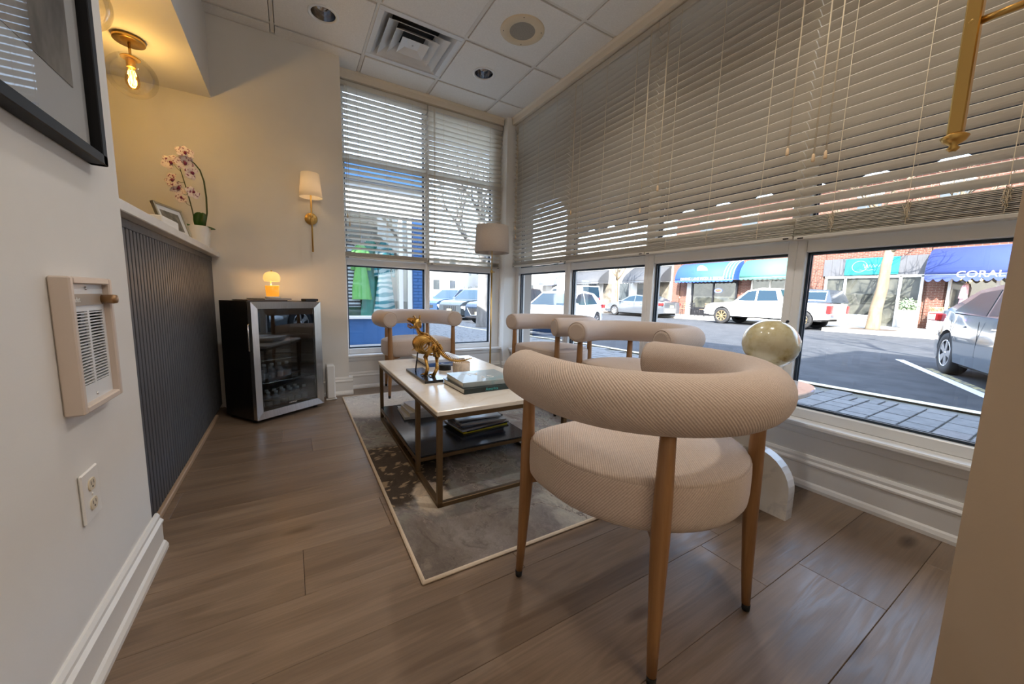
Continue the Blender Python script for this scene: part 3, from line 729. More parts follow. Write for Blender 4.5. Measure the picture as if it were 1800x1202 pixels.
# ------------------------------------------------------------------ gilded dinosaur skeleton
def dino():
    o = Vector((.640, 2.035, TT))
    t = thing('dinosaur_figurine', 'gold dinosaur skeleton figurine on a black plinth', 'figurine', tuple(o))
    def W(x, y, z): return Vector((x, y, z)) - o
    MB().cbox(-.052, .052, -.185, .185, 0, .015, .0015).obj('plinth', mat('black_gloss', (.02, .022, .025), .16), t)
    MB().cyl(W(.622, 2.135, TT + .012), W(.640, 2.125, .612), .004, n=10).obj('support_rod', m_black, t)
    # spine from skull to tail tip
    P = [(.658, 2.205, .712), (.655, 2.195, .690), (.660, 2.175, .664), (.668, 2.145, .655), (.676, 2.105, .655), (.683, 2.06, .648), (.690, 2.015, .632), (.697, 1.975, .610),
         (.706, 1.94, .585), (.720, 1.90, .562), (.742, 1.865, .548), (.775, 1.835, .545), (.81, 1.815, .553), (.842, 1.80, .565)]
    def at(s):
        i = min(int(s), len(P) - 2); f = s - i
        q = [Vector(P[max(0, min(len(P) - 1, i + k))]) for k in (-1, 0, 1, 2)]
        return .5 * ((2 * q[1]) + (-q[0] + q[2]) * f + (2 * q[0] - 5 * q[1] + 4 * q[2] - q[3]) * f * f + (-q[0] + 3 * q[1] - 3 * q[2] + q[3]) * f ** 3) - o
    def vert(mb, s, r, spike):
        c = at(s); tn = (at(min(s + .2, 12.99)) - at(max(s - .2, 0))).normalized(); up = (Vector((0, 0, 1)) - tn * tn.z).normalized(); sd = tn.cross(up)
        mb.ball(c, r, 8)
        mb.tube([c + up * r * .5, c + up * (r + spike) + tn * spike * .3], [r * .45, r * .25], 6)
        mb.tube([c - up * r * .4, c - up * (r + spike * .5) + tn * spike * .3], [r * .35, r * .15], 5)
        for e in (-1, 1): mb.tube([c, c + sd * e * (r + spike * .55)], [r * .4, r * .2], 5)
    sp = MB(); sp.tube([at(k * .25) for k in range(33)], .005, 8)
    k = .3
    while k < 8: vert(sp, k, .0090, .013); k += .27
    sp.obj('spine', m_gold, t)
    tl = MB(); tl.tube([at(8 + k * .2) for k in range(25)], [.0100 - .0078 * k / 24 for k in range(25)], 8)
    k = 8.1
    while k < 12.6: q = 1 - (k - 8) / 5; vert(tl, k, .003 + .0075 * q, .004 + .009 * q); k += .24
    tl.obj('tail', m_gold, t)
    rb = MB()
    for i in range(11):
        s = 2.9 + i * .29; c = at(s); tn = (at(s + .2) - at(s - .2)).normalized(); up = (Vector((0, 0, 1)) - tn * tn.z).normalized(); sd = tn.cross(up)
        big = .044 + .024 * math.sin(PI * (i + 1) / 12); dep = .070 + .034 * math.sin(PI * (i + 2) / 13)
        for e in (-1, 1):
            rb.tube([c + sd * e * big * math.sin(a) * 1.0 - up * dep * (1 - math.cos(a)) * .5 - tn * .012 * math.sin(a) for a in [PI * j / 9 for j in range(10)]], [.0058, .0060, .0060, .0058, .0055, .0052, .0047, .0042, .004, .0036], 6)
    rb.tube([at(2.9 + i * .29) - Vector((0, 0, .073 + .030 * math.sin(PI * (i + 2) / 13))) for i in range(11)], .0055, 6)
    rb.obj('ribcage', m_gold, t)
    pv = MB(); h = at(7.0)
    for e in (-1, 1): pv.ball(h + Vector((e * .017, -.002, -.006)), .026, 12, sc=(.42, 1.15, .85)); pv.tube([h + Vector((e * .012, 0, -.02)), h + Vector((e * .006, -.03, -.055))], [.008, .005], 6); pv.tube([h + Vector((e * .012, .01, -.02)), h + Vector((e * .006, .03, -.06))], [.008, .006], 6)
    pv.obj('pelvis', m_gold, t)
    for e, fx, fy in ((-1, .633, 1.975), (1, .668, 1.945)):
        lg = MB(); hip = h + Vector((e * .024, .002, -.008)); ft = W(fx, fy, TT + .017)
        kn = hip * .52 + ft * .48 + Vector((e * .010, .034, .020)); an = hip * .2 + ft * .8 + Vector((e * .004, -.022, .012))
        lg.ball(hip, .0125, 8); lg.tube([hip, hip * .5 + kn * .5 + Vector((e * .003, .006, 0)), kn], [.0150, .0105, .0135], 8); lg.ball(kn, .0145, 8)
        lg.tube([kn, kn * .5 + an * .5, an], [.0125, .0085, .010], 8); lg.tube([kn + Vector((e * .005, -.004, 0)), an + Vector((e * .003, 0, 0))], [.004, .003], 6); lg.ball(an, .0085, 8)
        lg.tube([an, ft + Vector((0, 0, .004))], [.0095, .0105], 8); lg.ball(ft + Vector((0, 0, .004)), .0095, 8)
        for a in (-35, 0, 35):
            d = Vector((math.sin(R(a)), math.cos(R(a)), 0)); lg.tube([ft + Vector((0, 0, .004)), ft + d * .018 + Vector((0, 0, .007)), ft + d * .036 + Vector((0, 0, .0005))], [.007, .0055, .002], 6)
        lg.tube([ft, ft - Vector((0, .018, -.004))], [.005, .002], 6)
        lg.obj('leg', m_gold, t)
    s_ = at(3.1) + Vector((0, 0, -.045))
    for e in (-1, 1):
        a = MB(); sh = s_ + Vector((e * .036, .006, .004)); el = sh + Vector((e * .010, .010, -.034)); wr = el + Vector((-e * .002, .026, -.010))
        a.tube([at(3.4) + Vector((e * .02, 0, -.008)), sh], [.004, .006], 6); a.ball(sh, .0075, 8); a.tube([sh, el], [.006, .005], 7); a.ball(el, .006, 8); a.tube([el, wr], [.0045, .004], 7)
        for k in (-1, 1): a.tube([wr, wr + Vector((k * .005, .008, -.003)), wr + Vector((k * .004, .013, -.011))], [.003, .0026, .0008], 5)
        a.obj('arm', m_gold, t)
    # skull turned up and away; seen mostly from behind
    M = Matrix.Translation(at(0) + Vector((-.006, .012, .012))) @ Matrix.Rotation(R(28), 4, 'Z') @ Matrix.Rotation(R(16), 4, 'X') @ Matrix.Scale(1.3, 4)
    sk = MB(); rg = []
    for yy, w, zt, zb in ((-.020, .013, .016, -.012), (-.012, .021, .024, -.014), (.0, .023, .027, -.012), (.014, .019, .025, -.010), (.030, .014, .019, -.010), (.046, .0115, .014, -.010), (.056, .007, .008, -.008)):
        rg.append([M @ Vector((w * math.cos(a) * (1 if math.sin(a) > 0 else .9), yy, (zt if math.sin(a) > 0 else -zb) * math.sin(a))) for a in [2 * PI * k / 12 for k in range(12)]])
    sk.rings(rg)
    for e in (-1, 1):
        sk.ball(M @ Vector((e * .019, .008, .014)), .0085, 8, sc=(.5, 1, 1)); sk.tube([M @ Vector((e * .012, -.004, .022)), M @ Vector((e * .019, .004, .036)), M @ Vector((e * .020, .010, .030))], [.006, .0045, .002], 6)
        sk.tube([M @ Vector((e * .020, -.010, .004)), M @ Vector((e * .021, -.016, -.020))], [.005, .004], 6)
        for k in range(7): q = .012 + k * .006; sk.tube([M @ Vector((e * (.017 - .0012 * k), q, -.009)), M @ Vector((e * (.016 - .0012 * k), q, -.017))], [.0018, .0004], 4)
    so = sk.obj('skull', m_gold, t)
    jw = MB()
    for e in (-1, 1):
        jw.tube([M @ Vector((e * .020, -.014, -.014)), M @ Vector((e * .018, .010, -.026)), M @ Vector((e * .012, .034, -.028)), M @ Vector((e * .002, .050, -.024))], [.0055, .005, .0042, .003], 6)
        for k in range(5): q = .014 + k * .007; jw.tube([M @ Vector((e * (.017 - .0022 * k), q, -.024)), M @ Vector((e * (.016 - .0022 * k), q, -.018))], [.0016, .0004], 4)
    jw.obj('jaw', m_gold, so)
    return t
dino()

# ------------------------------------------------------------------ side table and globe
st = thing('side_table', 'white marble side table with arched plate base beside the street window', 'table', (1.788, .815, 0))
ol = []
for k in range(56):
    a = 2 * PI * k / 56; e = 2.7; c, s = math.cos(a), math.sin(a); q = (abs(c) ** e + abs(s) ** e) ** (-1 / e); ol.append((c * q * .300, s * q * .170))
mb = MB(); mb.rings([[(x * f, y * f, z) for x, y in ol] for f, z in ((.985, .508), (1, .512), (1, .526), (.985, .53))], True, True, smooth=False).obj('tabletop', marble('polished_white_marble', (.82, .80, .775), (.66, .64, .63), .07, 2.0, coat=.4), st)
def arch(h, r): return [(-r, 0), (r, 0)] + [(r * math.cos(a) ** .8 if math.cos(a) > 1e-6 else -r * (-math.cos(a)) ** .8 if math.cos(a) < -1e-6 else 0, h * .42 + h * .58 * math.sin(a)) for a in [PI * k / 18 for k in range(19)]]
MB().prism(arch(.275, .19), -.027, .027, 'x', M=Matrix.Translation((-.035, 0, 0))).obj('base_plate', m_marblew, st)
MB().prism(arch(.275, .165), -.014, .040, 'y', M=Matrix.Translation((-.023, 0, 0))).obj('base_plate', m_marblew, st)
MB().cbox(-.081, .011, -.056, .062, .26, .5075, .006).obj('post', m_marblew, st)
gl = thing('desk_globe', 'small antique gold globe with metal axis pin on the marble side table', 'globe', (1.800, .785, .530))
gm_ = mat('antique_globe', rough=.2, coat=.6); g_ = NT(gm_); v_ = g_.coords('Object', (1, 1, 1)); n_ = g_.noise(v_, 9, 6, .6)
g_.col(g_.ramp(n_.outputs[0], [(.34, (.30, .22, .08)), (.44, (.58, .50, .27)), (.56, (.68, .63, .43)), (.70, (.74, .68, .46))]).outputs[0])
MB().ball((0, 0, .192), .106, 32, sc=(1.03, 1.03, .98), M=Matrix.Rotation(R(32), 3, 'Y').to_4x4()).obj('ball', gm_, gl)
ax = Vector((.62, -.20, .80)).normalized()
MB().cyl(Vector((0, 0, .192)) + ax * .098, Vector((0, 0, .192)) + ax * .125, .0055, n=10).ball(Vector((0, 0, .192)) + ax * .127, .007, 8).obj('axis_pin', m_darkmetal, gl)
MB().lathe([(.045, 0), (.047, .006), (.016, .018), (.010, .045), (.016, .075), (.030, .092)], 24).obj('stand', m_brass, gl)

# ------------------------------------------------------------------ floor lamp
fl = thing('floor_lamp', 'thin brass floor lamp with linen drum shade in the window corner', 'lamp', (1.735, 3.30, 0))
MB().lathe([(.13, 0), (.132, .004), (.132, .016), (.126, .022), (.012, .026)], 36).obj('base', m_brass, fl)
MB().cyl((0, 0, .02), (0, 0, 1.14), .0085, n=14).cyl((0, 0, 1.14), (0, 0, 1.50), .0055, n=12).obj('pole', m_brass, fl)
MB().lathe([(.011, 1.125), (.013, 1.13), (.013, 1.15), (.009, 1.156)], 16).cyl((.012, -.004, 1.138), (.030, -.010, 1.138), .004, n=8).obj('collar', m_brass, fl)
MB().lathe([(.170, 1.325), (.1715, 1.326), (.159, 1.582), (.1575, 1.582), (.1685, 1.327)], 48, cap0=False, cap1=False).obj('lamp_shade', noisy(mat('linen', rough=.9), (.50, .42, .355), (.58, .50, .425), 120, (1, 1, 3)), fl)
MB().cyl((0, 0, 1.49), (0, 0, 1.50), .02, n=12).cyl((-.158, 0, 1.56), (.158, 0, 1.56), .002, n=6).cyl((0, -.158, 1.56), (0, .158, 1.56), .002, n=6).cyl((0, 0, 1.5), (0, 0, 1.562), .003, n=6).obj('shade_fitter', m_brass, fl)
# ------------------------------------------------------------------ reception counter
rc = thing('reception_counter', 'reception counter clad in charcoal slats under a white ledge', 'counter', (0, 0, 0))
MB().box(-.66, -.500, 1.601, YS - .001, 0, 1.135).obj('body', m_slat, rc)
MB().box(-.500, -.496, 1.601, YS - .001, .03, 1.135).obj('backing', m_black, rc)
sp_ = .0362
slm = MB().cbox(-.497, -.482, -.0135, .0135, .028, 1.105, .0015).mesh('slat'); slm.materials.append(m_slat)
repeat('slat', slm, rc, [(0, 1.622 + k * sp_, 0) for k in range(52)])
MB().box(-.499, -.4805, 1.601, YS - .001, 1.105, 1.135).obj('top_strip', m_slat, rc)
m_ledge = noisy(mat('white_ledge', rough=.3), (.72, .70, .67), (.78, .76, .73), 12)
MB().cbox(-.80, -.436, 1.601, YS - .001, 1.136, 1.172, .003).obj('ledge', m_ledge, rc)
MB().cbox(-.4955, -.468, 1.634, 3.20, .0005, .026, .004).obj('toe_trim', wood('oak_trim', (.36, .25, .16), (.50, .36, .25), 1), rc)
LZ = 1.1722

# ------------------------------------------------------------------ beverage fridge
FW, FD, FH = .500, .365, .828
fr = thing('beverage_fridge', 'black beverage fridge with stainless framed glass door in the corner', 'fridge', (-.222, 2.905, 0), R(33.3))
mb = MB(); t_ = .035; y0 = .045
m_cab = noisy(mat('black_cabinet', rough=.3), (.010, .009, .009), (.022, .018, .015), 14)
mb.box(0, t_, y0, FD, .025, FH).box(FW - t_, FW, y0, FD, .025, FH).box(t_, FW - t_, y0, FD, .025, .025 + t_).box(t_, FW - t_, y0, FD, FH - t_, FH).box(t_, FW - t_, FD - t_, FD, .06, FH - t_)
mb.obj('cabinet', m_cab, fr)
for x in (.03, FW - .03):
    for y in (.07, FD - .04): MB().lathe([(.016, 0), (.018, .006), (.012, .010), (.012, .026)], 14, (x, y, 0)).obj('foot', m_rubber, fr)
bw = .047; z0, z1 = .030, FH - .003
for n, pts in (('door_rail', [(0, z0), (FW, z0), (FW - bw, z0 + bw), (bw, z0 + bw)]), ('door_rail', [(bw, z1 - bw), (FW - bw, z1 - bw), (FW, z1), (0, z1)]),
               ('door_stile', [(0, z0), (bw, z0 + bw), (bw, z1 - bw), (0, z1)]), ('door_stile', [(FW - bw, z0 + bw), (FW, z0), (FW, z1), (FW - bw, z1 - bw)])):
    q = []; ci = (FW / 2, (z0 + z1) / 2)
    for d in (0, 1):
        for (a, b) in pts:
            inner = bw - .001 < a < FW - bw + .001 and z0 + bw - .001 < b < z1 - bw + .001
            q.append((a, (.011 if inner else .0) if d == 0 else .040, b))
    MB().add(q, [(0, 1, 2, 3), (7, 6, 5, 4)] + [(k, 4 + k, 4 + (k + 1) % 4, (k + 1) % 4) for k in range(4)]).obj(n, m_steel, fr)
MB().box(bw - .004, FW - bw + .004, .014, .018, z0 + bw - .004, z1 - bw + .004).obj('door_glass', glassy('tinted_door_glass', (.70, .75, .78), .10), fr)
gk = MB()
for a, b, c, d in ((bw, bw + .010, z0 + bw, z1 - bw), (FW - bw - .010, FW - bw, z0 + bw, z1 - bw), (bw, FW - bw, z0 + bw, z0 + bw + .010), (bw, FW - bw, z1 - bw - .010, z1 - bw)): gk.box(a, b, .019, .040, c, d)
gk.obj('door_gasket', m_rubber, fr)
MB().tube([(-.003, .020, .50), (-.016, .016, .505), (-.016, .016, .675), (-.003, .020, .68)], .005, 8).obj('door_handle', m_chrome, fr)
MB().cbox(FW - .115, FW - .012, .004, .060, FH, FH + .018, .003).obj('hinge_cover', m_black, fr)
text('newair', 'lettering', .022, mat('silver_print', (.75, .75, .75), .4), fr, (FW * .52, .0132, z0 + bw + .022), (R(90), 0, 0), .0002)
m_wire = mat('shelf_wire', (.68, .68, .68), .25, 1.0)
for k, (z, tl) in enumerate(((.255, 0), (.415, 0), (.575, 0))):
    s = MB().cyl((t_ + .004, y0 + .030, z), (FW - t_ - .004, y0 + .030, z), .0035, n=8).cyl((t_ + .004, FD - .06, z), (FW - t_ - .004, FD - .06, z), .003, n=8)
    for q in range(18): x = t_ + .016 + q * (FW - 2 * t_ - .032) / 17; s.cyl((x, y0 + .030, z + .003), (x, FD - .06, z + .003), .0014, n=5)
    s.obj('wire_shelf', m_wire, fr)
MB().tube([(t_ + .01, y0 + .012, .150), (FW - t_ - .01, y0 + .012, .150), (FW - t_ - .01, y0 + .012, .095), (t_ + .01, y0 + .012, .095)], .0022, 6, loop=True).obj('guard_rail', m_wire, fr)
# bottles inside
m_pet = glassy('bottle_plastic', (.80, .86, .88), .16, .08); m_cap = mat('bottle_cap', (.75, .76, .78), .4); m_lab = mat('bottle_label', (.30, .31, .33), .5)
FM = Matrix.Translation((-.222, 2.905, 0)) @ Matrix.Rotation(R(33.3), 4, 'Z')
def bottle(x, y, z, lab):
    p = FM @ Vector((x, y, z)); t = thing('water_bottle', lab, 'bottle', tuple(p), 0, 'small bottles inside the fridge')
    MB().lathe([(.019, 0), (.023, .006), (.023, .070), (.021, .080), (.011, .098), (.0095, .110)], 18).obj('body', m_pet, t)
    MB().lathe([(.0235, .022), (.0238, .023), (.0238, .058), (.0235, .059)], 18, cap0=False, cap1=False).obj('bottle_label', m_lab, t)
    MB().lathe([(.0125, .106), (.0125, .122), (.011, .124)], 14).obj('cap', m_cap, t)
for k in range(7): bottle(.085 + k * .054, .105, .0605, 'clear capped bottle in the front row of the lowest fridge shelf')
for k in range(6): bottle(.112 + k * .054, .170, .0605, 'clear capped bottle in the second row of the lowest fridge shelf')
for k in range(5): bottle(.075 + k * .054, .120, .2605, 'clear capped bottle on the middle wire shelf of the fridge')

# things standing on the fridge
def onf(x, y, z=FH): return tuple(FM @ Vector((x, y, z)))
p = onf(.155, .16); book('thin dark picture book lying flat across the fridge top', p[0], p[1], FH + .0005, 30, .26, .20, .008, cov('cover_umber', (.12, .09, .075), .5), 'books on the fridge')
p = onf(.215, .155); book('thin grey book topmost on the fridge beneath the small lamp', p[0], p[1], FH + .009, 42, .21, .17, .009, cov('cover_smoke', (.33, .31, .30), .4), 'books on the fridge')
p = onf(.245, .165); LX, LY = p[0], p[1]; LB = FH + .0182
tag(MB().lathe([(.044, 0), (.047, .003), (.047, .010), (.044, .0125), (.0005, .0125)], 32, cap1=False).obj('marble_coaster', m_marblew, None, (LX, LY, LB)), 'round white coaster under the small lit lamp', 'coaster')
ml = thing('mushroom_lamp', 'small glowing amber candle lamp with frosted dome on the fridge', 'lamp', (LX, LY, LB + .0127))
m_amber = mat('amber_glass', (.85, .42, .06), .15, trans=.55, emit=(1.0, .48, .06), estr=.13)
m_frost = mat('frosted_dome', (.60, .42, .20), .4, emit=(1.0, .55, .16), estr=.34)
MB().lathe([(.038, 0), (.0405, .004), (.0445, .074), (.043, .076), (.039, .010), (.0005, .008)], 32, cap1=False).obj('jar', m_amber, ml)
MB().lathe([(.0005, .0095), (.0375, .0095), (.0405, .050), (.0005, .052)], 28, cap0=False, cap1=False).obj('wax', mat('amber_wax', (.30, .12, .02), .5, emit=(1, .35, .03), estr=.03), ml)
MB().cyl((-.008, .006, .05), (-.008, .006, .112), .0035, n=10).obj('stem', m_brass, ml)
MB().lathe([(.0005, .108), (.046, .106), (.0505, .116), (.0525, .131), (.0495, .150), (.041, .164), (.025, .174), (.008, .177)], 36).obj('dome', m_frost, ml)
MB().lathe([(.007, .176), (.005, .180), (.0035, .186), (.0005, .190)], 12).obj('finial', m_brass, ml)
ld = bpy.data.lights.new('mushroom_glow', 'POINT'); ld.energy = .75; ld.color = (1.0, .55, .20); ld.shadow_soft_size = .008
lo = bpy.data.objects.new('mushroom_glow', ld); COL.objects.link(lo); lo.parent = ml; lo.location = (.012, -.012, .090)

ap = thing('panel_heater', 'slim white ribbed panel heater between the fridge and the wall', 'heater', (.262, 3.385, 0))
MB().cbox(-.030, .030, -.055, .055, .018, .295, .006).obj('body', m_white, ap)
for k in range(7): MB().cbox(-.0325, .0325, -.045 + k * .0140, -.038 + k * .0140, .030, .285, .002).obj('rib', m_white, ap)
for y in (-.040, .040): MB().cbox(-.042, .042, y - .008, y + .008, 0, .019, .006).obj('foot', m_white, ap)

# ------------------------------------------------------------------ wall lamp (sconce) family
m_bulb = mat('warm_bulb', (1, .8, .5), .3, emit=(1.0, .62, .25), estr=1.2)
m_glowshade = mat('white_fabric_shade', (.88, .83, .75), .85, trans=.0)
gs = NT(m_glowshade); tr_ = gs.new('BsdfTranslucent'); tr_.inputs[0].default_value = (.95, .85, .7, 1); mx_ = gs.new('MixShader'); mx_.inputs[0].default_value = .35
gs.link(gs.b.outputs[0], mx_.inputs[1]); gs.link(tr_.outputs[0], mx_.inputs[2]); gs.link(mx_.outputs[0], gs.n['Material Output'].inputs[0])
def sconce(label, loc, rz, rod_w, z_bot, z_arm, z_sh0, z_sh1, r0, r1, reach, watt, square=False, plate=.046):
    """local y points out of the wall"""
    t = thing('wall_lamp', label, 'lamp', loc, rz, 'brass wall lamps')
    MB().lathe([(plate, 0), (plate, .012), (plate - .004, .016), (.008, .018)], 32, M=Matrix.Translation((0, 0, z_arm)) @ Matrix.Rotation(R(-90), 4, 'X')).obj('backplate', m_brass, t)
    MB().cyl((0, .015, z_arm), (0, reach, z_arm), .006, n=12).ball((0, reach, z_arm), .011, 12).obj('arm', m_brass, t)
    rd = MB()
    if square: rd.cbox(-rod_w, rod_w, reach - rod_w, reach + rod_w, z_bot + .03, z_sh0 + .03, .002)
    else: rd.cyl((0, reach, z_bot + .012), (0, reach, z_sh0 + .03), rod_w, n=12)
    rd.obj('rod', m_brass, t)
    w = rod_w
    MB().lathe([(w * .4, 0), (w * .9, .006), (w * .5, .011), (w * 1.5, .018), (w * 1.9, .026), (w * 1.2, .031)] if square else [(w * .3, 0), (w * 1.1, .004), (w * 1.3, .012)], 14, (0, reach, z_bot)).obj('finial', m_brass, t)
    MB().lathe([(r0 - .001, z_sh0), (r0, z_sh0), (r1, z_sh1), (r1 - .001, z_sh1)], 40, (0, reach, 0), cap0=False, cap1=False).obj('lamp_shade', m_glowshade, t)
    MB().cyl((-r1, reach, z_sh1 - .02), (r1, reach, z_sh1 - .02), .0015, n=5).cyl((0, reach - r1, z_sh1 - .02), (0, reach + r1, z_sh1 - .02), .0015, n=5).obj('shade_ring', m_brass, t)
    MB().ball((0, reach, z_sh0 + .075), .022, 14).obj('bulb', m_bulb, t)
    l = bpy.data.lights.new('wall_lamp_light', 'POINT'); l.energy = watt; l.color = (1.0, .70, .40); l.shadow_soft_size = .024
    lo = bpy.data.objects.new('wall_lamp_light', l); COL.objects.link(lo); lo.parent = t; lo.location = (0, reach, z_sh0 + .075)
    return t
sconce('slim brass wall lamp with white shade beside the far windows', (.172, YS, 0), PI, .0062, 1.213, 1.485, 1.632, 1.812, .082, .064, .10, .28)
sconce('square brass wall lamp hanging close to the camera on the warm wall', (1.055, .106, 0), 0, .0098, 1.183, 1.398, 1.60, 1.80, .085, .065, .092, .35, True)

# ------------------------------------------------------------------ globe ceiling lamps behind the counter
def globe_lamp(label, x, y):
    z = 2.237; t = thing('globe_ceiling_lamp', label, 'lamp', (x, y, z), 0, 'clear globe lamps under the soffit')
    MB().lathe([(.0005, -.024), (.062, -.024), (.066, -.020), (.066, 0)], 36, cap0=False).obj('canopy', m_brass, t)
    MB().cyl((0, 0, -.022), (0, 0, -.10), .0062, n=12).obj('stem', m_brass, t)
    MB().lathe([(.040, -.105), (.041, -.100), (.030, -.094), (.006, -.092)], 28).lathe([(.018, -.150), (.0195, -.148), (.0195, -.100)], 20).obj('socket', m_brass, t)
    R0 = .107; c = -.192; pr = []
    for k in range(25):
        a = -PI / 2 + (PI / 2 + 1.17) * k / 24; pr.append((max(R0 * math.cos(a), .0006), c + R0 * math.sin(a)))
    MB().lathe(pr, 40, cap1=False).obj('globe', glassy('globe_glass', (.97, .965, .94), .10) if 'globe_glass' not in MATS else MATS['globe_glass'], t)
    b = MB().lathe([(.0005, -.258), (.016, -.254), (.027, -.238), (.031, -.218), (.027, -.192), (.0165, -.163), (.0145, -.148)], 24).obj('bulb', glassy('amber_bulb', (1.0, .86, .60), .04) if 'amber_bulb' not in MATS else MATS['amber_bulb'], t)
    f = MB()
    for k in range(6):
        a = k * PI / 3; q = .0115
        f.tube([(q * math.cos(a), q * math.sin(a), -.160), (q * 1.15 * math.cos(a), q * 1.15 * math.sin(a), -.225), (q * math.cos(a + .5), q * math.sin(a + .5), -.240), (q * 1.1 * math.cos(a + 1.0), q * 1.1 * math.sin(a + 1.0), -.165)], .0016, 5)
    f.obj('filament', mat('filament', (1, .6, .2), .3, emit=(1.0, .50, .10), estr=2.2) if 'filament' not in MATS else MATS['filament'], b)
    l = bpy.data.lights.new('globe_light', 'POINT'); l.energy = 2.4; l.color = (1.0, .67, .25); l.shadow_soft_size = .02
    lo = bpy.data.objects.new('globe_light', l); COL.objects.link(lo); lo.parent = t; lo.location = (0, 0, -.205)
globe_lamp('clear glass globe ceiling lamp with glowing filament nearer the sconce wall', -.690, 2.945)
globe_lamp('clear glass globe ceiling lamp partly cut off by the picture wall', -.690, 2.315)

# ------------------------------------------------------------------ things on the ledge
fm = thing('photo_frame', 'small silver photo frame with white mat leaning on the ledge', 'picture frame')
d_ = Vector((.062, .25, 0)).normalized(); up_ = Vector((-.27, .067, .96)).normalized(); nn = d_.cross(up_)
FMM = Matrix(((d_.x, up_.x, nn.x, -.535), (d_.y, up_.y, nn.y, 2.565), (d_.z, up_.z, nn.z, LZ + .0045), (0, 0, 0, 1)))
fm.matrix_world = FMM
m_silver = mat('silver_frame', (.42, .38, .28), .35, .8)
w_, h_ = .255, .165
mb = MB()
for a, b, c, e in ((0, w_, 0, .010), (0, w_, h_ - .010, h_), (0, .010, 0, h_), (w_ - .010, w_, 0, h_)): mb.cbox(a, b, c, e, -.006, .010, .002)
mb.obj('frame', m_silver, fm)
MB().box(.008, w_ - .008, .008, h_ - .008, -.004, .002).obj('mat_board', m_paper, fm)
MB().box(.045, w_ - .045, .036, h_ - .034, .002, .003).obj('photograph', noisy(mat('photo_print', rough=.4), (.05, .05, .035), (.26, .23, .18), 26), fm)
MB().prism([(.09, .01), (.16, .01), (.125, .13)], -.007, -.0055, 'z').obj('easel_back', m_black, fm)
tag(MB().cbox(-.022, .022, -.105, .105, 0, .040, .004).obj('selenite_block', noisy(mat('selenite', rough=.5), (.78, .74, .66), (.86, .84, .80), 30, (1, .2, 6)), None, (-.474, 2.29, LZ), (0, 0, R(-3))), 'oblong white stone block on the ledge before the photo frame', 'block')

orc = thing('potted_orchid', 'white and purple spotted orchid in a glossy white pot on the ledge', 'plant', (-.505, 3.20, LZ))
MB().lathe([(.056, 0), (.058, .004), (.071, .132), (.0705, .135), (.067, .133), (.062, .100), (.0005, .100)], 36, cap1=False).obj('pot', mat('white_glazed', (.80, .79, .76), .12, coat=.5), orc)
MB().lathe([(.0005, .108), (.03, .112), (.064, .105)], 20, cap0=False, cap1=False).obj('moss', noisy(mat('moss', rough=.95), (.05, .07, .02), (.13, .14, .05), 60), orc)
m_leaf = mat('orchid_leaf', (.035, .115, .018), .28, coat=.3); m_stemo = mat('orchid_stem', (.055, .075, .02), .5)
def leafp(p0, d, L, w, lift, droop):
    mb = MB(); d = Vector(d).normalized(); s = d.cross(Vector((0, 0, 1))).normalized(); rows = []
    for k in range(9):
        f = k / 8; c = Vector(p0) + d * L * f + Vector((0, 0, lift * math.sin(PI * f * .6) - droop * f * f)); ww = w * math.sin(PI * (.06 + .90 * f)) ** .7
        rows.append([c - s * ww, c - Vector((0, 0, ww * .35)), c + s * ww])
    P = [p for r in rows for p in r]; F = []
    for k in range(8):
        for j in (0, 1): F.append((k * 3 + j, k * 3 + j + 1, k * 3 + j + 4, k * 3 + j + 3))
    mb.add(P, F, 0, True); o = mb.obj('leaf', m_leaf, orc); md = o.modifiers.new('thick', 'SOLIDIFY'); md.thickness = .0025
leafp((.0, 0, .112), (.9, -.25, 0), .100, .024, .035, .02); leafp((0, 0, .112), (-.6, -.8, 0), .13, .022, .03, .01)
leafp((.01, -.01, .112), (.35, -.9, 0), .085, .034, .085, -.02); leafp((0, 0, .112), (.2, .9, 0), .10, .026, .05, .02); leafp((.005, -.005, .11), (.95, .3, 0), .09, .020, .02, .0)
O = Vector((-.505, 3.20, LZ))
def wp(x, z, y=3.20): return Vector((x, y, z)) - O
MB().tube([wp(-.510, 1.285), wp(-.520, 1.40, 3.19), wp(-.532, 1.49, 3.18), wp(-.545, 1.57, 3.17), wp(-.560, 1.65, 3.16)], [.0036, .0032, .003, .0026, .002], 8).obj('stem', m_stemo, orc)
MB().tube([wp(-.470, 1.285), wp(-.448, 1.40), wp(-.446, 1.50), wp(-.452, 1.60), wp(-.468, 1.665), wp(-.492, 1.70, 3.19), wp(-.520, 1.715, 3.18)], [.0055, .005, .0048, .0045, .004, .0035, .003], 8).obj('stem', m_stemo, orc)
m_petal = mat('orchid_petal', rough=.55); g_ = NT(m_petal); v_ = g_.coords('Object', (1, 1, 1), True); n_ = g_.noise(v_, 95, 3, .6); g_.col(g_.ramp(n_.outputs[0], [(.56, (.80, .70, .68)), (.61, (.22, .03, .09))], 'LINEAR').outputs[0])
m_lip = mat('orchid_lip', (.20, .02, .07), .5)
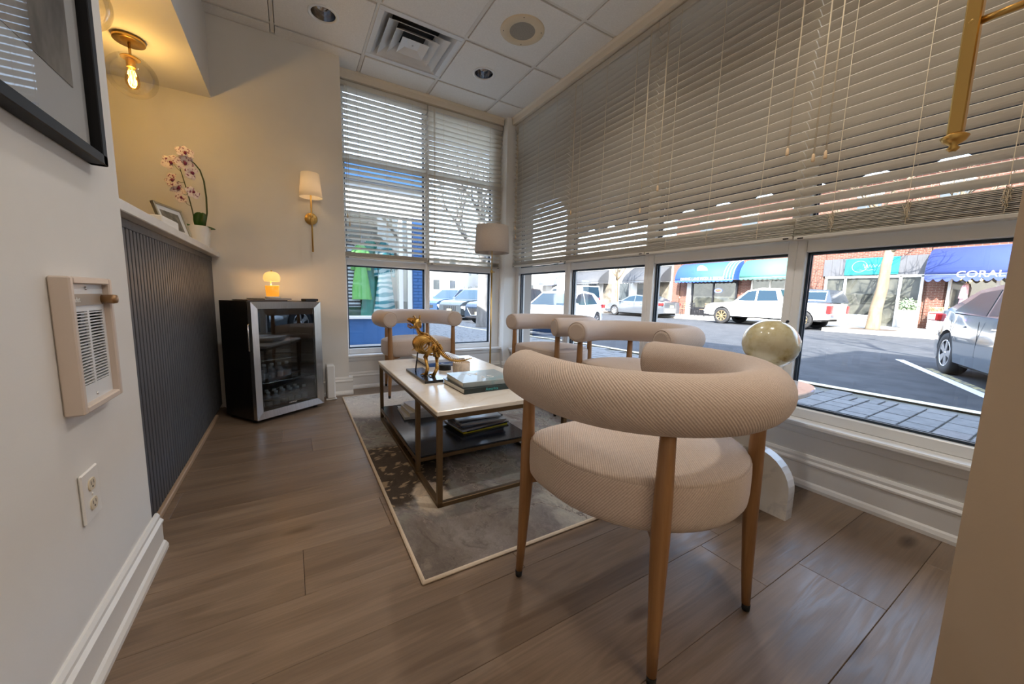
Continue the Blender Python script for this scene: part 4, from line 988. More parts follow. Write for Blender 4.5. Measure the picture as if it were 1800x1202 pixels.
def flower(c, nrm, s, roll):
    nrm = Vector(nrm).normalized(); q = nrm.to_track_quat('Z', 'Y').to_matrix().to_4x4() @ Matrix.Rotation(roll, 4, 'Z')
    mb = MB()
    for a, L, w in ((90, 1.0, .75), (210, 1.0, .72), (330, 1.0, .72), (20, 1.05, 1.05), (160, 1.05, 1.05)):
        d = Vector((math.cos(R(a)), math.sin(R(a)), 0)); t2 = Vector((-d.y, d.x, 0)); rows = []
        for k in range(6):
            f = k / 5; ww = w * math.sin(PI * (.08 + .86 * f)) ** .8 * .5; cc = d * L * f + Vector((0, 0, .16 * math.sin(f * 2.4)))
            rows.append([cc - t2 * ww, cc + Vector((0, 0, .04)), cc + t2 * ww])
        P = [q @ (p * s) for r_ in rows for p in r_]; F = []
        for k in range(5):
            for j in (0, 1): F.append((k * 3 + j, k * 3 + j + 1, k * 3 + j + 4, k * 3 + j + 3))
        mb.add(P, F, 0, True)
    o = mb.obj('flower', m_petal, orc, tuple(c))
    MB().ball(q @ Vector((0, -.12 * s, .22 * s)), .22 * s, 8, sc=(.8, 1, 1.1)).ball(q @ Vector((0, .05 * s, .2 * s)), .12 * s, 8).obj('lip', m_lip, o)
for k, (x, z, s, nx) in enumerate(((-.531, 1.747, .036, .2), (-.540, 1.690, .040, .35), (-.606, 1.680, .037, -.2), (-.508, 1.632, .034, .6), (-.603, 1.572, .034, -.7), (-.578, 1.528, .036, -.4), (-.507, 1.512, .030, .4), (-.566, 1.470, .026, -.5))):
    flower(wp(x, z, 3.165 + .01 * (k % 3)), (nx * .8 + .15, -.9, .1 if k else .35), s * 1.3, k * .4)
pd = MB()
for a, b in (((-.545, 1.57, 3.17), (-.578, 1.572, 3.17)), ((-.534, 1.50, 3.18), (-.560, 1.50, 3.175)), ((-.534, 1.49, 3.18), (-.515, 1.512, 3.175)), ((-.524, 1.43, 3.185), (-.552, 1.452, 3.18)), ((-.556, 1.63, 3.165), (-.590, 1.672, 3.165)), ((-.560, 1.65, 3.16), (-.545, 1.685, 3.165))):
    pd.tube([wp(a[0], a[1], a[2]), wp((a[0] + b[0]) / 2, (a[1] + b[1]) / 2 - .006, b[2]), wp(b[0], b[1], b[2])], .0013, 5)
pd.obj('flower_stalks', m_stemo, orc)

# ------------------------------------------------------------------ things on the near-left wall
XW = -.43
# framed picture
pf = thing('framed_picture', 'large black framed picture with white mat high on the near wall', 'picture', (XW, 0, 0))
py0, py1, pz0, pz1 = .62, 1.425, 1.212, 2.10; bwf = .026
for a, b, c, e in ((py0, py1, pz0, pz0 + bwf), (py0, py1, pz1 - bwf, pz1), (py0, py0 + bwf, pz0, pz1), (py1 - bwf, py1, pz0, pz1)): MB().cbox(.001, .034, a, b, c, e, .002).obj('frame_bar', mat('black_satin', (.006, .0065, .008), .5, spec=.25) if 'black_satin' not in MATS else MATS['black_satin'], pf)
MB().box(.002, .012, py0 + bwf, py1 - bwf, pz0 + bwf, pz1 - bwf).obj('mat_board', mat('grey_mat', (.50, .52, .54), .8), pf)
m_art = mat('grey_print', rough=.7); g_ = NT(m_art); v_ = g_.coords('Object', (1, .8, .35)); n_ = g_.noise(v_, 5, 5, .6, .5); g_.col(g_.ramp(n_.outputs[0], [(.35, (.05, .05, .055)), (.5, (.22, .21, .20)), (.65, (.36, .34, .32))]).outputs[0])
MB().box(.012, .0135, .75, 1.335, 1.362, 1.96).obj('print', m_art, pf)
MB().add([(.020, py0 + bwf, pz0 + bwf), (.020, py1 - bwf, pz0 + bwf), (.020, py1 - bwf, pz1 - bwf), (.020, py0 + bwf, pz1 - bwf)], [(0, 1, 2, 3)]).obj('glazing', glassy('picture_glass', (.97, .97, .97), .05), pf)
# built-in wall heater
wh = thing('wall_heater', 'white built-in fan heater with louvred grille on the near wall', 'heater', (XW, 0, 0))
hy0, hy1, hz0, hz1 = 1.148, 1.362, .617, .920; hd = .034; e = .016
m_enamel = mat('cream_enamel', (.62, .53, .46), .4); m_face = mat('white_enamel', (.72, .74, .76), .35)
sr = MB()
for a, b, c, d in ((hy0, hy0 + e, hz0, hz1), (hy1 - e, hy1, hz0, hz1), (hy0 + e, hy1 - e, hz0, hz0 + e), (hy0 + e, hy1 - e, hz1 - e, hz1)): MB().cbox(.001, hd, a, b, c, d, .003).obj('surround', m_enamel, wh)
ya, yb, za, zb = hy0 + e, hy1 - e, hz0 + e, hz1 - e
MB().box(.001, .004, ya, yb, za, zb).obj('heater_core', mat('heater_core', (.012, .011, .010), .7), wh)
gy0, gy1, gz0, gz1 = ya + .012, yb - .014, za + .040, zb - .062; gm2 = (gy0 + gy1) / 2
fp = MB(); fp.box(.016, .020, ya, yb, za, gz0).box(.016, .020, ya, yb, gz1, zb).box(.016, .020, ya, gy0, gz0, gz1).box(.016, .020, gy1, yb, gz0, gz1).box(.016, .021, gm2 - .005, gm2 + .005, gz0, gz1)
fp.obj('faceplate', m_face, wh)
nf = 24; fin = MB().box(.013, .021, -(gm2 - .005 - gy0) / 2, (gm2 - .005 - gy0) / 2, -.0013, .0013).mesh('louvre'); fin.materials.append(m_face)
for k in range(nf):
    z = gz0 + (k + .5) * (gz1 - gz0) / nf
    for yc in ((gy0 + gm2 - .005) / 2, (gm2 + .005 + gy1) / 2): link('louvre', fin, wh, (0, yc, z))
fan = MB()
for k in range(5): fan.box(.0045, .007, -.004, .060, -.012, .012, M=Matrix.Translation((0, gm2, (gz0 + gz1) / 2 + .02)) @ Matrix.Rotation(k * 2 * PI / 5, 4, 'X'))
fan.obj('fan_blades', mat('fan_metal', (.30, .30, .30), .4, .8), wh)
MB().box(.020, .0225, ya + .008, yb - .010, gz1 + .014, gz1 + .040).obj('control_strip', mat('bronze_strip', (.36, .29, .22), .4), wh)
MB().lathe([(.011, 0), (.0115, .020), (.010, .027), (.0005, .028)], 20, M=Matrix.Translation((.0225, yb - .014, gz1 + .027)) @ Matrix.Rotation(R(90), 4, 'Y'), cap1=False).obj('knob', mat('bronze_knob', (.34, .20, .10), .35, .6), wh)
text('Cadet', 'lettering', .016, m_paper, wh, (.0227, ya + .034, gz1 + .027), (R(90), 0, R(90)), .0002)
for yy, zz in (((ya + yb) / 2, zb - .009), ((ya + yb) / 2, za + .012)): MB().lathe([(.0045, 0), (.004, .002), (.0005, .0025)], 12, M=Matrix.Translation((.020, yy, zz)) @ Matrix.Rotation(R(90), 4, 'Y'), cap1=False).obj('screw', m_chrome, wh)
# power outlet
po = thing('power_outlet', 'white duplex power outlet low on the near wall', 'outlet', (XW, 1.211, .412))
MB().cbox(.0005, .007, -.042, .042, -.060, .060, .003).obj('cover_plate', m_trim, po)
m_ivory = mat('ivory_plastic', (.70, .62, .48), .35)
for z in (-.024, .024):
    s = MB(); s.prism([(.0165 * math.cos(a) * 1.0, z + max(-.0135, min(.0135, .0175 * math.sin(a)))) for a in [2 * PI * k / 20 for k in range(20)]], .007, .0095, 'x'); so = s.obj('socket', m_ivory, po)
    sl_ = MB().box(.0095, .0098, -.0075, -.0055, z + .000, z + .008).box(.0095, .0098, .0055, .0075, z + .000, z + .008); sl_.lathe([(.0026, .0095), (.0026, .0098)], 10, M=Matrix.Translation((0, 0, z - .006)) @ Matrix.Rotation(R(90), 4, 'Y')).obj('slots', m_black, so)
MB().lathe([(.003, 0), (.0028, .0015), (.0005, .0018)], 10, M=Matrix.Translation((.007, 0, 0)) @ Matrix.Rotation(R(90), 4, 'Y'), cap1=False).obj('screw', m_trim, po)

# ------------------------------------------------------------------ ceiling fittings
ad_ = thing('air_diffuser', 'square white stepped air diffuser in the ceiling grid', 'vent', (GX + 1.5 * T, GY - .5 * T, ZC))
m_vent = mat('white_metal', (.72, .725, .73), .35)
def frustum(name, a0, z0, a1, z1, th=.003, parent=ad_):
    mb = MB(); P = []
    for a, z in ((a0, z0), (a1, z1)): P += [(-a, -a, z), (a, -a, z), (a, a, z), (-a, a, z)]
    mb.add(P, [(0, 1, 5, 4), (1, 2, 6, 5), (2, 3, 7, 6), (3, 0, 4, 7)]); o = mb.obj(name, m_vent, parent); s = o.modifiers.new('t', 'SOLIDIFY'); s.thickness = th; return o
mb = MB()
for a, b, c, d in ((-.300, .300, -.300, -.262), (-.300, .300, .262, .300), (-.300, -.262, -.262, .262), (.262, .300, -.262, .262)): mb.cbox(a, b, c, d, -.006, .006, .002)
mb.obj('border', m_vent, ad_)
frustum('neck', .262, -.004, .175, .085); MB().box(-.27, .27, -.27, .27, .085, .09).obj('duct', mat('duct_dark', (.03, .03, .03), .8), ad_)
frustum('cone', .225, -.014, .135, .050); frustum('cone', .160, -.016, .085, .045); frustum('cone', .100, -.020, .048, .010)
MB().box(-.05, .05, -.05, .05, .006, .010).obj('centre_plate', m_vent, ad_); MB().ball((0, 0, .004), .006, 8).obj('screw', m_chrome, ad_)
m_refl = mat('polished_reflector', (.42, .42, .44), .12, 1.0)
def downlight(label, x, y, lit=0.0):
    t = thing('recessed_downlight', label, 'downlight', (x, y, ZC - .009), 0, 'recessed ceiling downlights')
    MB().lathe([(.076, .004), (.078, -.003), (.094, -.005), (.098, -.001), (.098, .001)], 40, cap0=False, cap1=False).obj('trim_ring', m_white, t)
    MB().lathe([(.077, .002), (.074, .040), (.064, .085), (.0005, .088)], 40, cap0=False, cap1=False).obj('reflector', m_refl, t)
    MB().ball((0, 0, .066), .020, 12, sc=(1, 1, .6)).obj('bulb', m_bulb if lit else m_chrome, t)
    if lit:
        l = bpy.data.lights.new('downlight_fill', 'SPOT'); l.energy = lit; l.color = (1.0, .94, .87); l.spot_size = R(140); l.spot_blend = .9; l.shadow_soft_size = .06
        lo = bpy.data.objects.new('downlight_fill', l); COL.objects.link(lo); lo.parent = t; lo.location = (0, 0, -.010)
downlight('recessed downlight in the ceiling nearer the sconce wall', GX + .5 * T, GY - .5 * T)
downlight('recessed downlight in the ceiling nearer the window corner', GX + 2.5 * T, GY - .5 * T)
for j_, nm_, w_ in ((2.5, 'over the coffee table', 8), (4.5, 'over the front chair', 11)):  # lit downlights out of view, added to brighten the table and chairs
    downlight('added unseen downlight %s, sconce wall side' % nm_, GX + .5 * T, GY - j_ * T, w_ * (.9 if j_ < 3 else .25))
    downlight('added unseen downlight %s, street side' % nm_, GX + 2.5 * T, GY - j_ * T, w_ * (1.3 if j_ < 3 else 1.6))
sk_ = thing('ceiling_speaker', 'round cream ceiling speaker with grey mesh centre', 'speaker', (GX + 2.5 * T, GY - 1.5 * T, ZC - .009))
m_creamsp = mat('cream_speaker', (.72, .60, .42), .5)
MB().lathe([(.090, -.0035), (.092, -.006), (.150, -.006), (.158, -.001), (.158, .0)], 48, cap0=False, cap1=False).obj('rim', m_creamsp, sk_)
MB().lathe([(.0005, -.0045), (.091, -.0045)], 40, cap0=False, cap1=False).obj('mesh_grille', noisy(mat('speaker_mesh', rough=.7), (.22, .20, .17), (.42, .38, .32), 600), sk_)
for k in range(4): a = PI / 4 + k * PI / 2 + .3; MB().ball((.135 * math.cos(a), .135 * math.sin(a), -.006), .0035, 8).obj('screw', m_darkmetal, sk_)

# unseen opal lamps added behind the camera to fill the room with light
def fill_lamp(label, x, y, watt):
    t = thing('added_fill_lamp', label, 'lamp', (x, y, ZC - .003), 0, 'added unseen fill lamps behind the camera')
    MB().lathe([(.17, 0), (.172, -.02), (.165, -.028)], 40, cap0=False, cap1=False).obj('base_ring', m_brass, t)
    MB().lathe([(.164, -.026), (.155, -.055), (.12, -.085), (.06, -.102), (.0006, -.106)], 40, cap0=False, cap1=False).obj('opal_dome', mat('opal_glass', (.9, .86, .8), .3, emit=(1.0, .80, .58), estr=5.0) if 'opal_glass' not in MATS else MATS['opal_glass'], t)
    l = bpy.data.lights.new('fill_light', 'POINT'); l.energy = watt; l.color = (1.0, .91, .81); l.shadow_soft_size = .17
    lo = bpy.data.objects.new('fill_light', l); COL.objects.link(lo); lo.parent = t; lo.location = (0, 0, -.27)
fill_lamp('added opal fill lamp over the hall nearer the doorway', .93, -.62, 1.1)
fill_lamp('added opal fill lamp over the hall in its middle', .80, -1.30, 1.1)
fill_lamp('added opal fill lamp over the hall far end', .30, -2.0, 1.1)
# ------------------------------------------------------------------ outside: ground
def gz(x, y):
    """the near side of the street falls gently beyond the corner"""
    f = max(0.0, min(1.0, (y - 5.0) / 9.0)); g = max(0.0, min(1.0, (17.0 - x) / 4.0))
    return -.20 * f * f * (3 - 2 * f) * g
def sheet(name, x0, x1, y0, y1, z, m, nx=12, ny=40, skirt=.3):
    mb = MB(); P = []; F = []
    for j in range(ny + 1):
        for i in range(nx + 1):
            x = x0 + (x1 - x0) * i / nx; y = y0 + (y1 - y0) * j / ny; P.append((x, y, z + gz(x, y)))
    for j in range(ny):
        for i in range(nx): a = j * (nx + 1) + i; F.append((a, a + 1, a + nx + 2, a + nx + 1))
    mb.add(P, F, 0, True); return struct(mb.obj(name, m))
m_asph = noisy(mat('asphalt', rough=.95, spec=.12), (.045, .048, .053), (.068, .071, .077), 3, bump=.4, bscale=140)
m_conc = noisy(mat('concrete', rough=.85), (.26, .255, .245), (.32, .315, .30), 4, bump=.2, bscale=60)
m_joint = noisy(mat('paver_joint', rough=.95), (.09, .085, .075), (.14, .14, .11), 8)
m_paver = mat('grey_paver', rough=.8); g_ = NT(m_paver); oi_ = g_.new('ObjectInfo'); v_ = g_.coords('Object', (1, 1, 1), True); n_ = g_.noise(v_, 14, 4)
g_.col(g_.mix(.5, g_.ramp(oi_.outputs['Random'], [(0, (.10, .098, .10)), (.5, (.13, .127, .127)), (.85, (.16, .157, .155)), (1, (.14, .115, .11))]).outputs[0], g_.ramp(n_.outputs[0], [(.3, (.085, .084, .083)), (.7, (.165, .162, .158))]).outputs[0])); g_.bump(n_.outputs[0], .3, .003)
sheet('ground_road', 5.75, 21.2, -30, 70, -.21, m_asph, 14, 80)
sbox('ground_far_field', -60, 120, -60, 160, -.9, -.62, m_asph)
sw = sheet('sidewalk_near', -4, 5.6, -12, 70, -.128, m_joint, 8, 60)
sheet('ground_under_blocks', 20.9, 60, -30, 90, -.085, m_conc, 4, 20)
# pavers in a running pattern of long and half stones
rnd = random.Random(11); PWX, PWY = .30, .20; groups = {}
far = MB(); cnt = 0
mesh_p = {}
for key, (w, d) in {'a': (.30, .20), 'b': (.20, .20), 'c': (.30, .095)}.items():
    me = MB().cbox(-w / 2 + .007, w / 2 - .007, -d / 2 + .007, d / 2 - .007, -.012, .012, .004).mesh('paver'); me.materials.append(m_paver); mesh_p[key] = (me, w, d)
j = 0; y = -.3
while y < 26:
    x = 2.44 + (j % 3) * -.1; xe = 5.60 if y < 9.6 else 7.0
    while x < xe - .04:
        key = rnd.choice('aaabc'); me, w, d = mesh_p[key]
        if x + w > xe or x < 2.42: x += w; continue
        for q in ((0,) if key != 'c' else (-.05, .05)):
            cx, cy = x + w / 2, y + .1 + q; z = -.122 + gz(cx, cy) + rnd.uniform(-.0015, .0015)
            if y < 2.6 and cnt < 290: link('paver', me, sw, (cx, cy, z)); cnt += 1
            else: far.cbox(cx - w / 2 + .007, cx + w / 2 - .007, cy - d / 2 + .007, cy + d / 2 - .007, z - .012, z + .012, .004)
        x += w
    y += .2; j += 1
fo = far.obj('far_pavers', m_paver, sw); fo['kind'] = 'stuff'
sheet('sidewalk_alley', -4, 2.5, 3.95, 8.02, -.105, m_conc, 4, 6)
sheet('sidewalk_corner', 5.6, 7.02, 9.6, 26, -.128, m_joint, 4, 20)
m_curb = noisy(mat('yellowed_curb', rough=.8), (.50, .44, .28), (.58, .53, .40), 6)
cu = MB(); P = []; F = []
ys_ = [-12 + 82 * k / 60 for k in range(61)]
for k in range(60):
    y0, y1 = ys_[k], ys_[k + 1]
    for (xa, xb, za, zb) in ((5.6, 5.75, -.105, -.105), (5.75, 5.76, -.105, -.25)):
        F.append(tuple(range(len(P), len(P) + 4))); P += [(xa, y0, za + gz(xa, y0)), (xb, y0, zb + gz(xb, y0)), (xb, y1, zb + gz(xb, y1)), (xa, y1, za + gz(xa, y1))]
struct(cu.add(P, F).obj('curb_near', m_curb))
struct(MB().cbox(20.9, 21.05, 6.3, 70, -.3, -.07, .01).cbox(19.0, 19.15, -30, 6.3, -.3, -.07, .01).cbox(19.0, 21.05, 6.3, 6.45, -.3, -.07, .01).obj('curb_far', noisy(mat('kerb_stone', rough=.8), (.50, .45, .38), (.58, .53, .46), 5)))
struct(MB().box(21.05, 24.8, -30, 70, -.3, -.078).box(19.15, 21.05, -30, 6.3, -.3, -.078).obj('sidewalk_far', m_conc))
m_line = mat('white_road_paint', (.62, .63, .64), .7); m_yel = noisy(mat('worn_yellow_paint', rough=.8), (.13, .13, .12), (.40, .34, .16), 18, lo=.45, hi=.55)
def road_line(name, x0, y0, x1, y1, w, m, label):
    d = Vector((x1 - x0, y1 - y0, 0)); n = Vector((-d.y, d.x, 0)).normalized() * w / 2; mb = MB(); N = 6; P = []
    for k in range(N + 1):
        p = Vector((x0, y0, 0)) + d * k / N
        for s in (-1, 1): q = p + n * s; P.append((q.x, q.y, -.2085 + gz(q.x, q.y)))
    mb.add(P, [(2 * k, 2 * k + 1, 2 * k + 3, 2 * k + 2) for k in range(N)]); o = mb.obj(name, m); return tag(o, label, 'road marking', 'painted parking lines')
road_line('parking_line', 7.15, .62, 10.86, 2.31, .13, m_line, 'white painted stall line beside the silver sedan')
road_line('parking_line', 7.0, .42, 9.9, 1.72, .10, m_yel, 'worn yellow line next to the white stall line')
# ------------------------------------------------------------------ vehicles
m_tire = mat('tyre_rubber', (.018, .018, .019), .75); m_alloy = mat('alloy', (.62, .63, .65), .25, .9); m_carglass = mat('car_glass', (.012, .028, .045), .16, spec=.4); m_red = mat('tail_red', (.55, .02, .02), .2)
m_lamp = mat('head_lamp', (.75, .80, .84), .12, coat=.5); m_plate = mat('plate_yellow', (.75, .70, .35), .5); m_under = mat('under_body', (.015, .015, .016), .8)
def interp(tab, x):
    for (x0, a), (x1, b) in zip(tab, tab[1:]):
        if x <= x1: f = (x - x0) / (x1 - x0) if x1 > x0 else 0; f = f * f * (3 - 2 * f) * .6 + f * .4; return a + (b - a) * f
    return tab[-1][1]
def car(label, loc, heading, paint, L, W, top, roof, wheels, wr, sidewin, rough=.18, z0=.24, face='sedan', spokes=5, cat='car', rimmat=None, group='cars along the street', tail=None, cap=None, name='car', cabw=.80):
    """top: hood-belt-deck line [(x,z)], roof: cabin outline [(x,z)] front to back"""
    t = thing(name, label, cat, loc, heading, group)
    body = mat('paint_' + label.split()[0] + str(len(MATS)), paint, rough, .25 if max(paint) < .5 else 0, coat=.7)
    xs_ = sorted(set([-L / 2 + L * k / 48 for k in range(49)] + [w + wr * 1.15 * s for w in wheels for s in (-1, -.97, .97, 1)])); H = W / 2
    def hw_(x, z):
        e = abs(2 * x / L); zt = interp(top, x)
        return H * (1 - .16 * e ** 5) * (1 - .045 * max(0, (z - .55 * zt) / (zt - .55 * zt + .01)) ** 1.5 - .05 * max(0, (.42 - z) / .42))
    def zb(x):
        b = z0 + .06 * max(0, abs(2 * x / L) - .8) * 5
        for w in wheels:
            d = abs(x - w)
            if d < wr * 1.15: b = max(b, wr + math.sqrt(max(0, (wr * 1.15) ** 2 - d * d)))
        return b
    mb = MB(); rows = 8; P = []; n = rows + 1
    for sg in (1, -1):
        for x in xs_:
            a, b = zb(x), interp(top, x)
            a = min(a, b - .05)
            for r in range(n): z = a + (b - a) * r / rows; P.append((x, sg * hw_(x, z), z))
    F = []; c = len(xs_)
    for i in range(c - 1):
        for r in range(rows):
            a = i * n + r; F.append((a, a + 1, a + n + 1, a + n)); a += c * n; F.append((a + n, a + n + 1, a + 1, a))
        a, b = i * n + rows, c * n + i * n + rows; F.append((a, b, b + n, a + n)); a, b = i * n, c * n + i * n; F.append((b, a, a + n, b + n))
    for i in (0, c - 1):
        for r in range(rows): a, b = i * n + r, c * n + i * n + r; F.append((a, b, b + 1, a + 1) if i else (b, a, a + 1, b + 1))
    mb.add(P, F, 0, True); bo = mb.obj('body', body, t, sharp=38)
    # cabin
    zt = max(z for x, z in roof); zbase = min(z for x, z in roof)
    def cw(x, z): f = max(0, (z - zbase) / (zt - zbase)); return H * (.955 - (.955 - cabw) * f)
    cb = MB(); N = len(roof); PL = [(x, cw(x, z), z) for x, z in roof] + [(x, -cw(x, z), z) for x, z in roof]
    FF = [(k, k + 1, N + k + 1, N + k) for k in range(N - 1)]
    cb.add(PL, FF + [tuple(reversed(range(N))), tuple(range(N, 2 * N))]); co = cb.obj('cabin', body, t, sharp=30)
    for poly in sidewin:
        for sg in (1, -1):
            w = MB(); w.add([(x, sg * (cw(x, z) + .006), z) for x, z in poly], [tuple(range(len(poly))) if sg < 0 else tuple(reversed(range(len(poly))))]); w.obj('side_window', m_carglass, t)
    for nm, (a, b) in (('windshield', (roof[0], roof[1])), ('rear_window', (roof[-1], roof[-2]))):
        q = []
        nx_ = Vector((b[1] - a[1], 0, -(b[0] - a[0]))).normalized(); nx_ = nx_ if nx_.z > 0 else -nx_
        for f, s in ((.06, 1), (.06, -1), (.93, -1), (.93, 1)):
            x, z = a[0] + (b[0] - a[0]) * f, a[1] + (b[1] - a[1]) * f; p = Vector((x, s * (cw(x, z) - .07), z)) + nx_ * .008; q.append(p)
        MB().add(q, [(0, 1, 2, 3)] if nm == 'rear_window' else [(3, 2, 1, 0)]).obj(nm, m_carglass, t)
    MB().box(-L / 2 + .3, L / 2 - .3, -H + .12, H - .12, z0 - .06, z0 + .02).obj('underbody', m_under, t)
    # wheels
    tw = .22
    for w in wheels:
        for sg in (1, -1):
            M = Matrix.Translation((w, sg * (H - .025), wr)) @ Matrix.Rotation(R(-90 * sg), 4, 'X')
            tr = MB(); tr.lathe([(wr * .64, -tw), (wr * .93, -tw), (wr, -tw + .03), (wr, -.03), (wr * .95, -.004), (wr * .68, -.004), (wr * .64, -.02)], 32, M=M, cap0=False, cap1=False)
            to = tr.obj('wheel', m_tire, t)
            rm = MB(); rm.lathe([(wr * .655, -.03), (wr * .655, -.006), (wr * .61, -.008), (wr * .60, -.05), (.0006, -.055)], 32, M=M, cap0=False, cap1=False).obj('rim_barrel', m_under, to)
            sp = MB(); sp.lathe([(.055, -.03), (.06, -.012), (.0006, -.008)], 16, M=M, cap0=False, cap1=False); sp.lathe([(wr * .655, -.010), (wr * .655, -.003), (wr * .60, -.003), (wr * .60, -.012)], 32, M=M, cap0=False, cap1=False)
            for k in range(spokes):
                Mk = M @ Matrix.Rotation(2 * PI * k / spokes, 4, 'Z'); wd = .055 if spokes <= 6 else .03
                sp.add([Mk @ Vector(v) for v in ((.03, -wd * .6, -.010), (wr * .62, -wd * 1.25, -.006), (wr * .62, wd * 1.25, -.006), (.03, wd * .6, -.010), (.03, -wd * .6, -.03), (wr * .62, -wd * 1.25, -.03), (wr * .62, wd * 1.25, -.03), (.03, wd * .6, -.03))],
                       [(0, 1, 2, 3), (0, 4, 5, 1), (2, 6, 7, 3), (1, 5, 6, 2)])
            sp.obj('spokes', rimmat or m_alloy, to)
    zf = interp(top, L / 2); zr = interp(top, -L / 2); fx = L / 2
    def hb(x): return hw_(x, .6)
    for sg in (1, -1):
        MB().cbox(fx - .55, fx - .02, sg * (H * .80) - .16, sg * (H * .80) + .16, zf - .19, zf - .05, .05).obj('headlight', m_lamp, t)
        if tail: MB().cbox(*tail[0], *sorted((sg * tail[1][0], sg * tail[1][1])), *tail[2], .02).obj('taillight', m_red, t)
        x = roof[0][0] - .28; zm = zbase + .06
        MB().ball((x, sg * (H + .09), zm), .1, 10, sc=(.8, 1.0, .75)).obj('mirror', body, t)
        for xh in (.18, -.85): MB().cbox(xh - .09, xh + .09, sg * (hw_(xh, zbase * .88) + .012) - .012, sg * (hw_(xh, zbase * .88) + .012) + .012, zbase * .88 - .014, zbase * .88 + .014, .008).obj('door_handle', m_chrome if face == 'sedan' else body, t)
        for xd in (.95, -.28, -1.25):
            if abs(xd) < L / 2 - .9: MB().box(xd - .004, xd + .004, sg * hw_(xd, .6) - .002, sg * hw_(xd, .6) + .003, .40, zbase - .02).obj('door_seam', m_under, t)
    gm = MB()
    if face == 'grid':
        for k in range(7): y = -.40 + k * .133; gm.cbox(fx - .03, fx + .02, y - .045, y + .045, zf - .32, zf - .04, .02)
        gm.obj('grille', m_darkmetal, t)
    elif face == 'wide':
        gm.prism([(-.62, zf - .06), (.62, zf - .06), (.42, zf - .36), (-.42, zf - .36)], fx - .04, fx + .02, 'x').obj('grille', m_black, t)
        MB().tube([(fx + .02, -.64, zf - .05), (fx + .02, -.42, zf - .38), (fx + .02, .42, zf - .38), (fx + .02, .64, zf - .05)], .022, 6).obj('grille_trim', m_chrome, t)
    else: gm.cbox(fx - .03, fx + .012, -.45, .45, zf - .30, zf - .10, .04).obj('grille', m_darkmetal, t)
    MB().cbox(fx - .25, fx + .035, -H * .78, H * .78, z0 + .02, z0 + .15, .04).obj('bumper', m_darkmetal, t)
    MB().cbox(fx + .02, fx + .045, -.16, .16, z0 + .20, z0 + .34, .006).obj('licence_plate', m_plate, t)
    MB().cbox(-fx - .02, -fx + .03, -.16, .16, zr - .32, zr - .17, .006).obj('licence_plate', m_plate, t)
    return t
SED_T = [(-2.4, .92), (-2.3, 1.02), (-1.75, 1.06), (-1.2, 1.0), (.9, .96), (1.05, .95), (1.8, .86), (2.25, .74), (2.4, .60)]
SED_R = [(1.15, .93), (.25, 1.36), (-.35, 1.44), (-.95, 1.38), (-1.85, 1.04)]
SED_W = [[(.78, 1.02), (.22, 1.30), (-.22, 1.37), (-.22, 1.0)], [(-.29, 1.0), (-.29, 1.375), (-.85, 1.33), (-1.42, 1.05)]]
hd = math.atan2(-.41, -.91)
car('silver grey sedan parked at an angle beside the warm wall edge', (8.5, .086, -.21), hd, (.16, .18, .20), 4.8, 1.86, SED_T, SED_R, (1.40, -1.42), .345, SED_W, .10, tail=((-2.42, -1.98), (.42, .92), (.86, 1.0)), spokes=5)
car('dark grey sedan parked across the street before the white shops', (20.35, 17.0, -.21), PI / 2, (.10, .11, .125), 4.9, 1.86, SED_T, SED_R, (1.45, -1.45), .34, SED_W, .12, tail=((-2.42, -2.05), (.45, .92), (.78, .93)), spokes=9)
SUV_T = [(-2.3, .98), (-2.2, 1.08), (-1.0, 1.10), (.8, 1.10), (1.0, 1.09), (1.9, 1.02), (2.2, .94), (2.32, .80)]
SUV_R = [(1.15, 1.08), (.35, 1.66), (-.5, 1.76), (-1.7, 1.72), (-2.22, 1.10)]
SUV_W = [[(.88, 1.16), (.36, 1.58), (-.18, 1.66), (-.18, 1.15)], [(-.25, 1.15), (-.25, 1.67), (-1.1, 1.68), (-1.1, 1.16)], [(-1.2, 1.16), (-1.2, 1.67), (-1.68, 1.64), (-1.98, 1.2)]]
car('dark blue crossover with wide chrome-edged grille parked behind the tree trunk', (9.35, 15.9, -.41), hd, (.012, .02, .035), 4.7, 1.95, SUV_T, SUV_R, (1.42, -1.42), .36, SUV_W, .12, face='wide', tail=((-2.33, -2.1), (.55, .95), (.95, 1.2)))
car('grey off-roader with seven-slot grille parked beyond the crossover', (9.35, 19.4, -.41), hd, (.035, .045, .055), 4.7, 1.92, SUV_T, SUV_R, (1.42, -1.42), .36, SUV_W, .14, face='grid', tail=((-2.33, -2.1), (.55, .95), (.95, 1.2)))
car('blue estate car farthest along the angled stalls', (9.35, 23.0, -.41), hd, (.02, .05, .11), 4.7, 1.90, SUV_T, SUV_R, (1.42, -1.42), .35, SUV_W, .14, tail=((-2.33, -2.1), (.55, .95), (.95, 1.2)))
HB_T = [(-2.3, .98), (-2.2, 1.05), (-1.0, 1.04), (.9, 1.0), (1.05, .99), (1.85, .90), (2.2, .80), (2.32, .66)]
HB_R = [(1.20, .98), (.30, 1.50), (-.4, 1.58), (-1.3, 1.50), (-2.18, 1.06)]
HB_W = [[(.85, 1.06), (.30, 1.43), (-.18, 1.50), (-.18, 1.04)], [(-.25, 1.04), (-.25, 1.50), (-1.05, 1.46), (-1.45, 1.08)]]
car('white electric hatchback facing the corner column', (9.4, 11.7, -.40), hd, (.80, .81, .82), 4.7, 1.90, HB_T, HB_R, (1.45, -1.42), .355, HB_W, .2, tail=((-2.33, -2.1), (.55, .92), (.9, 1.05)), spokes=8)
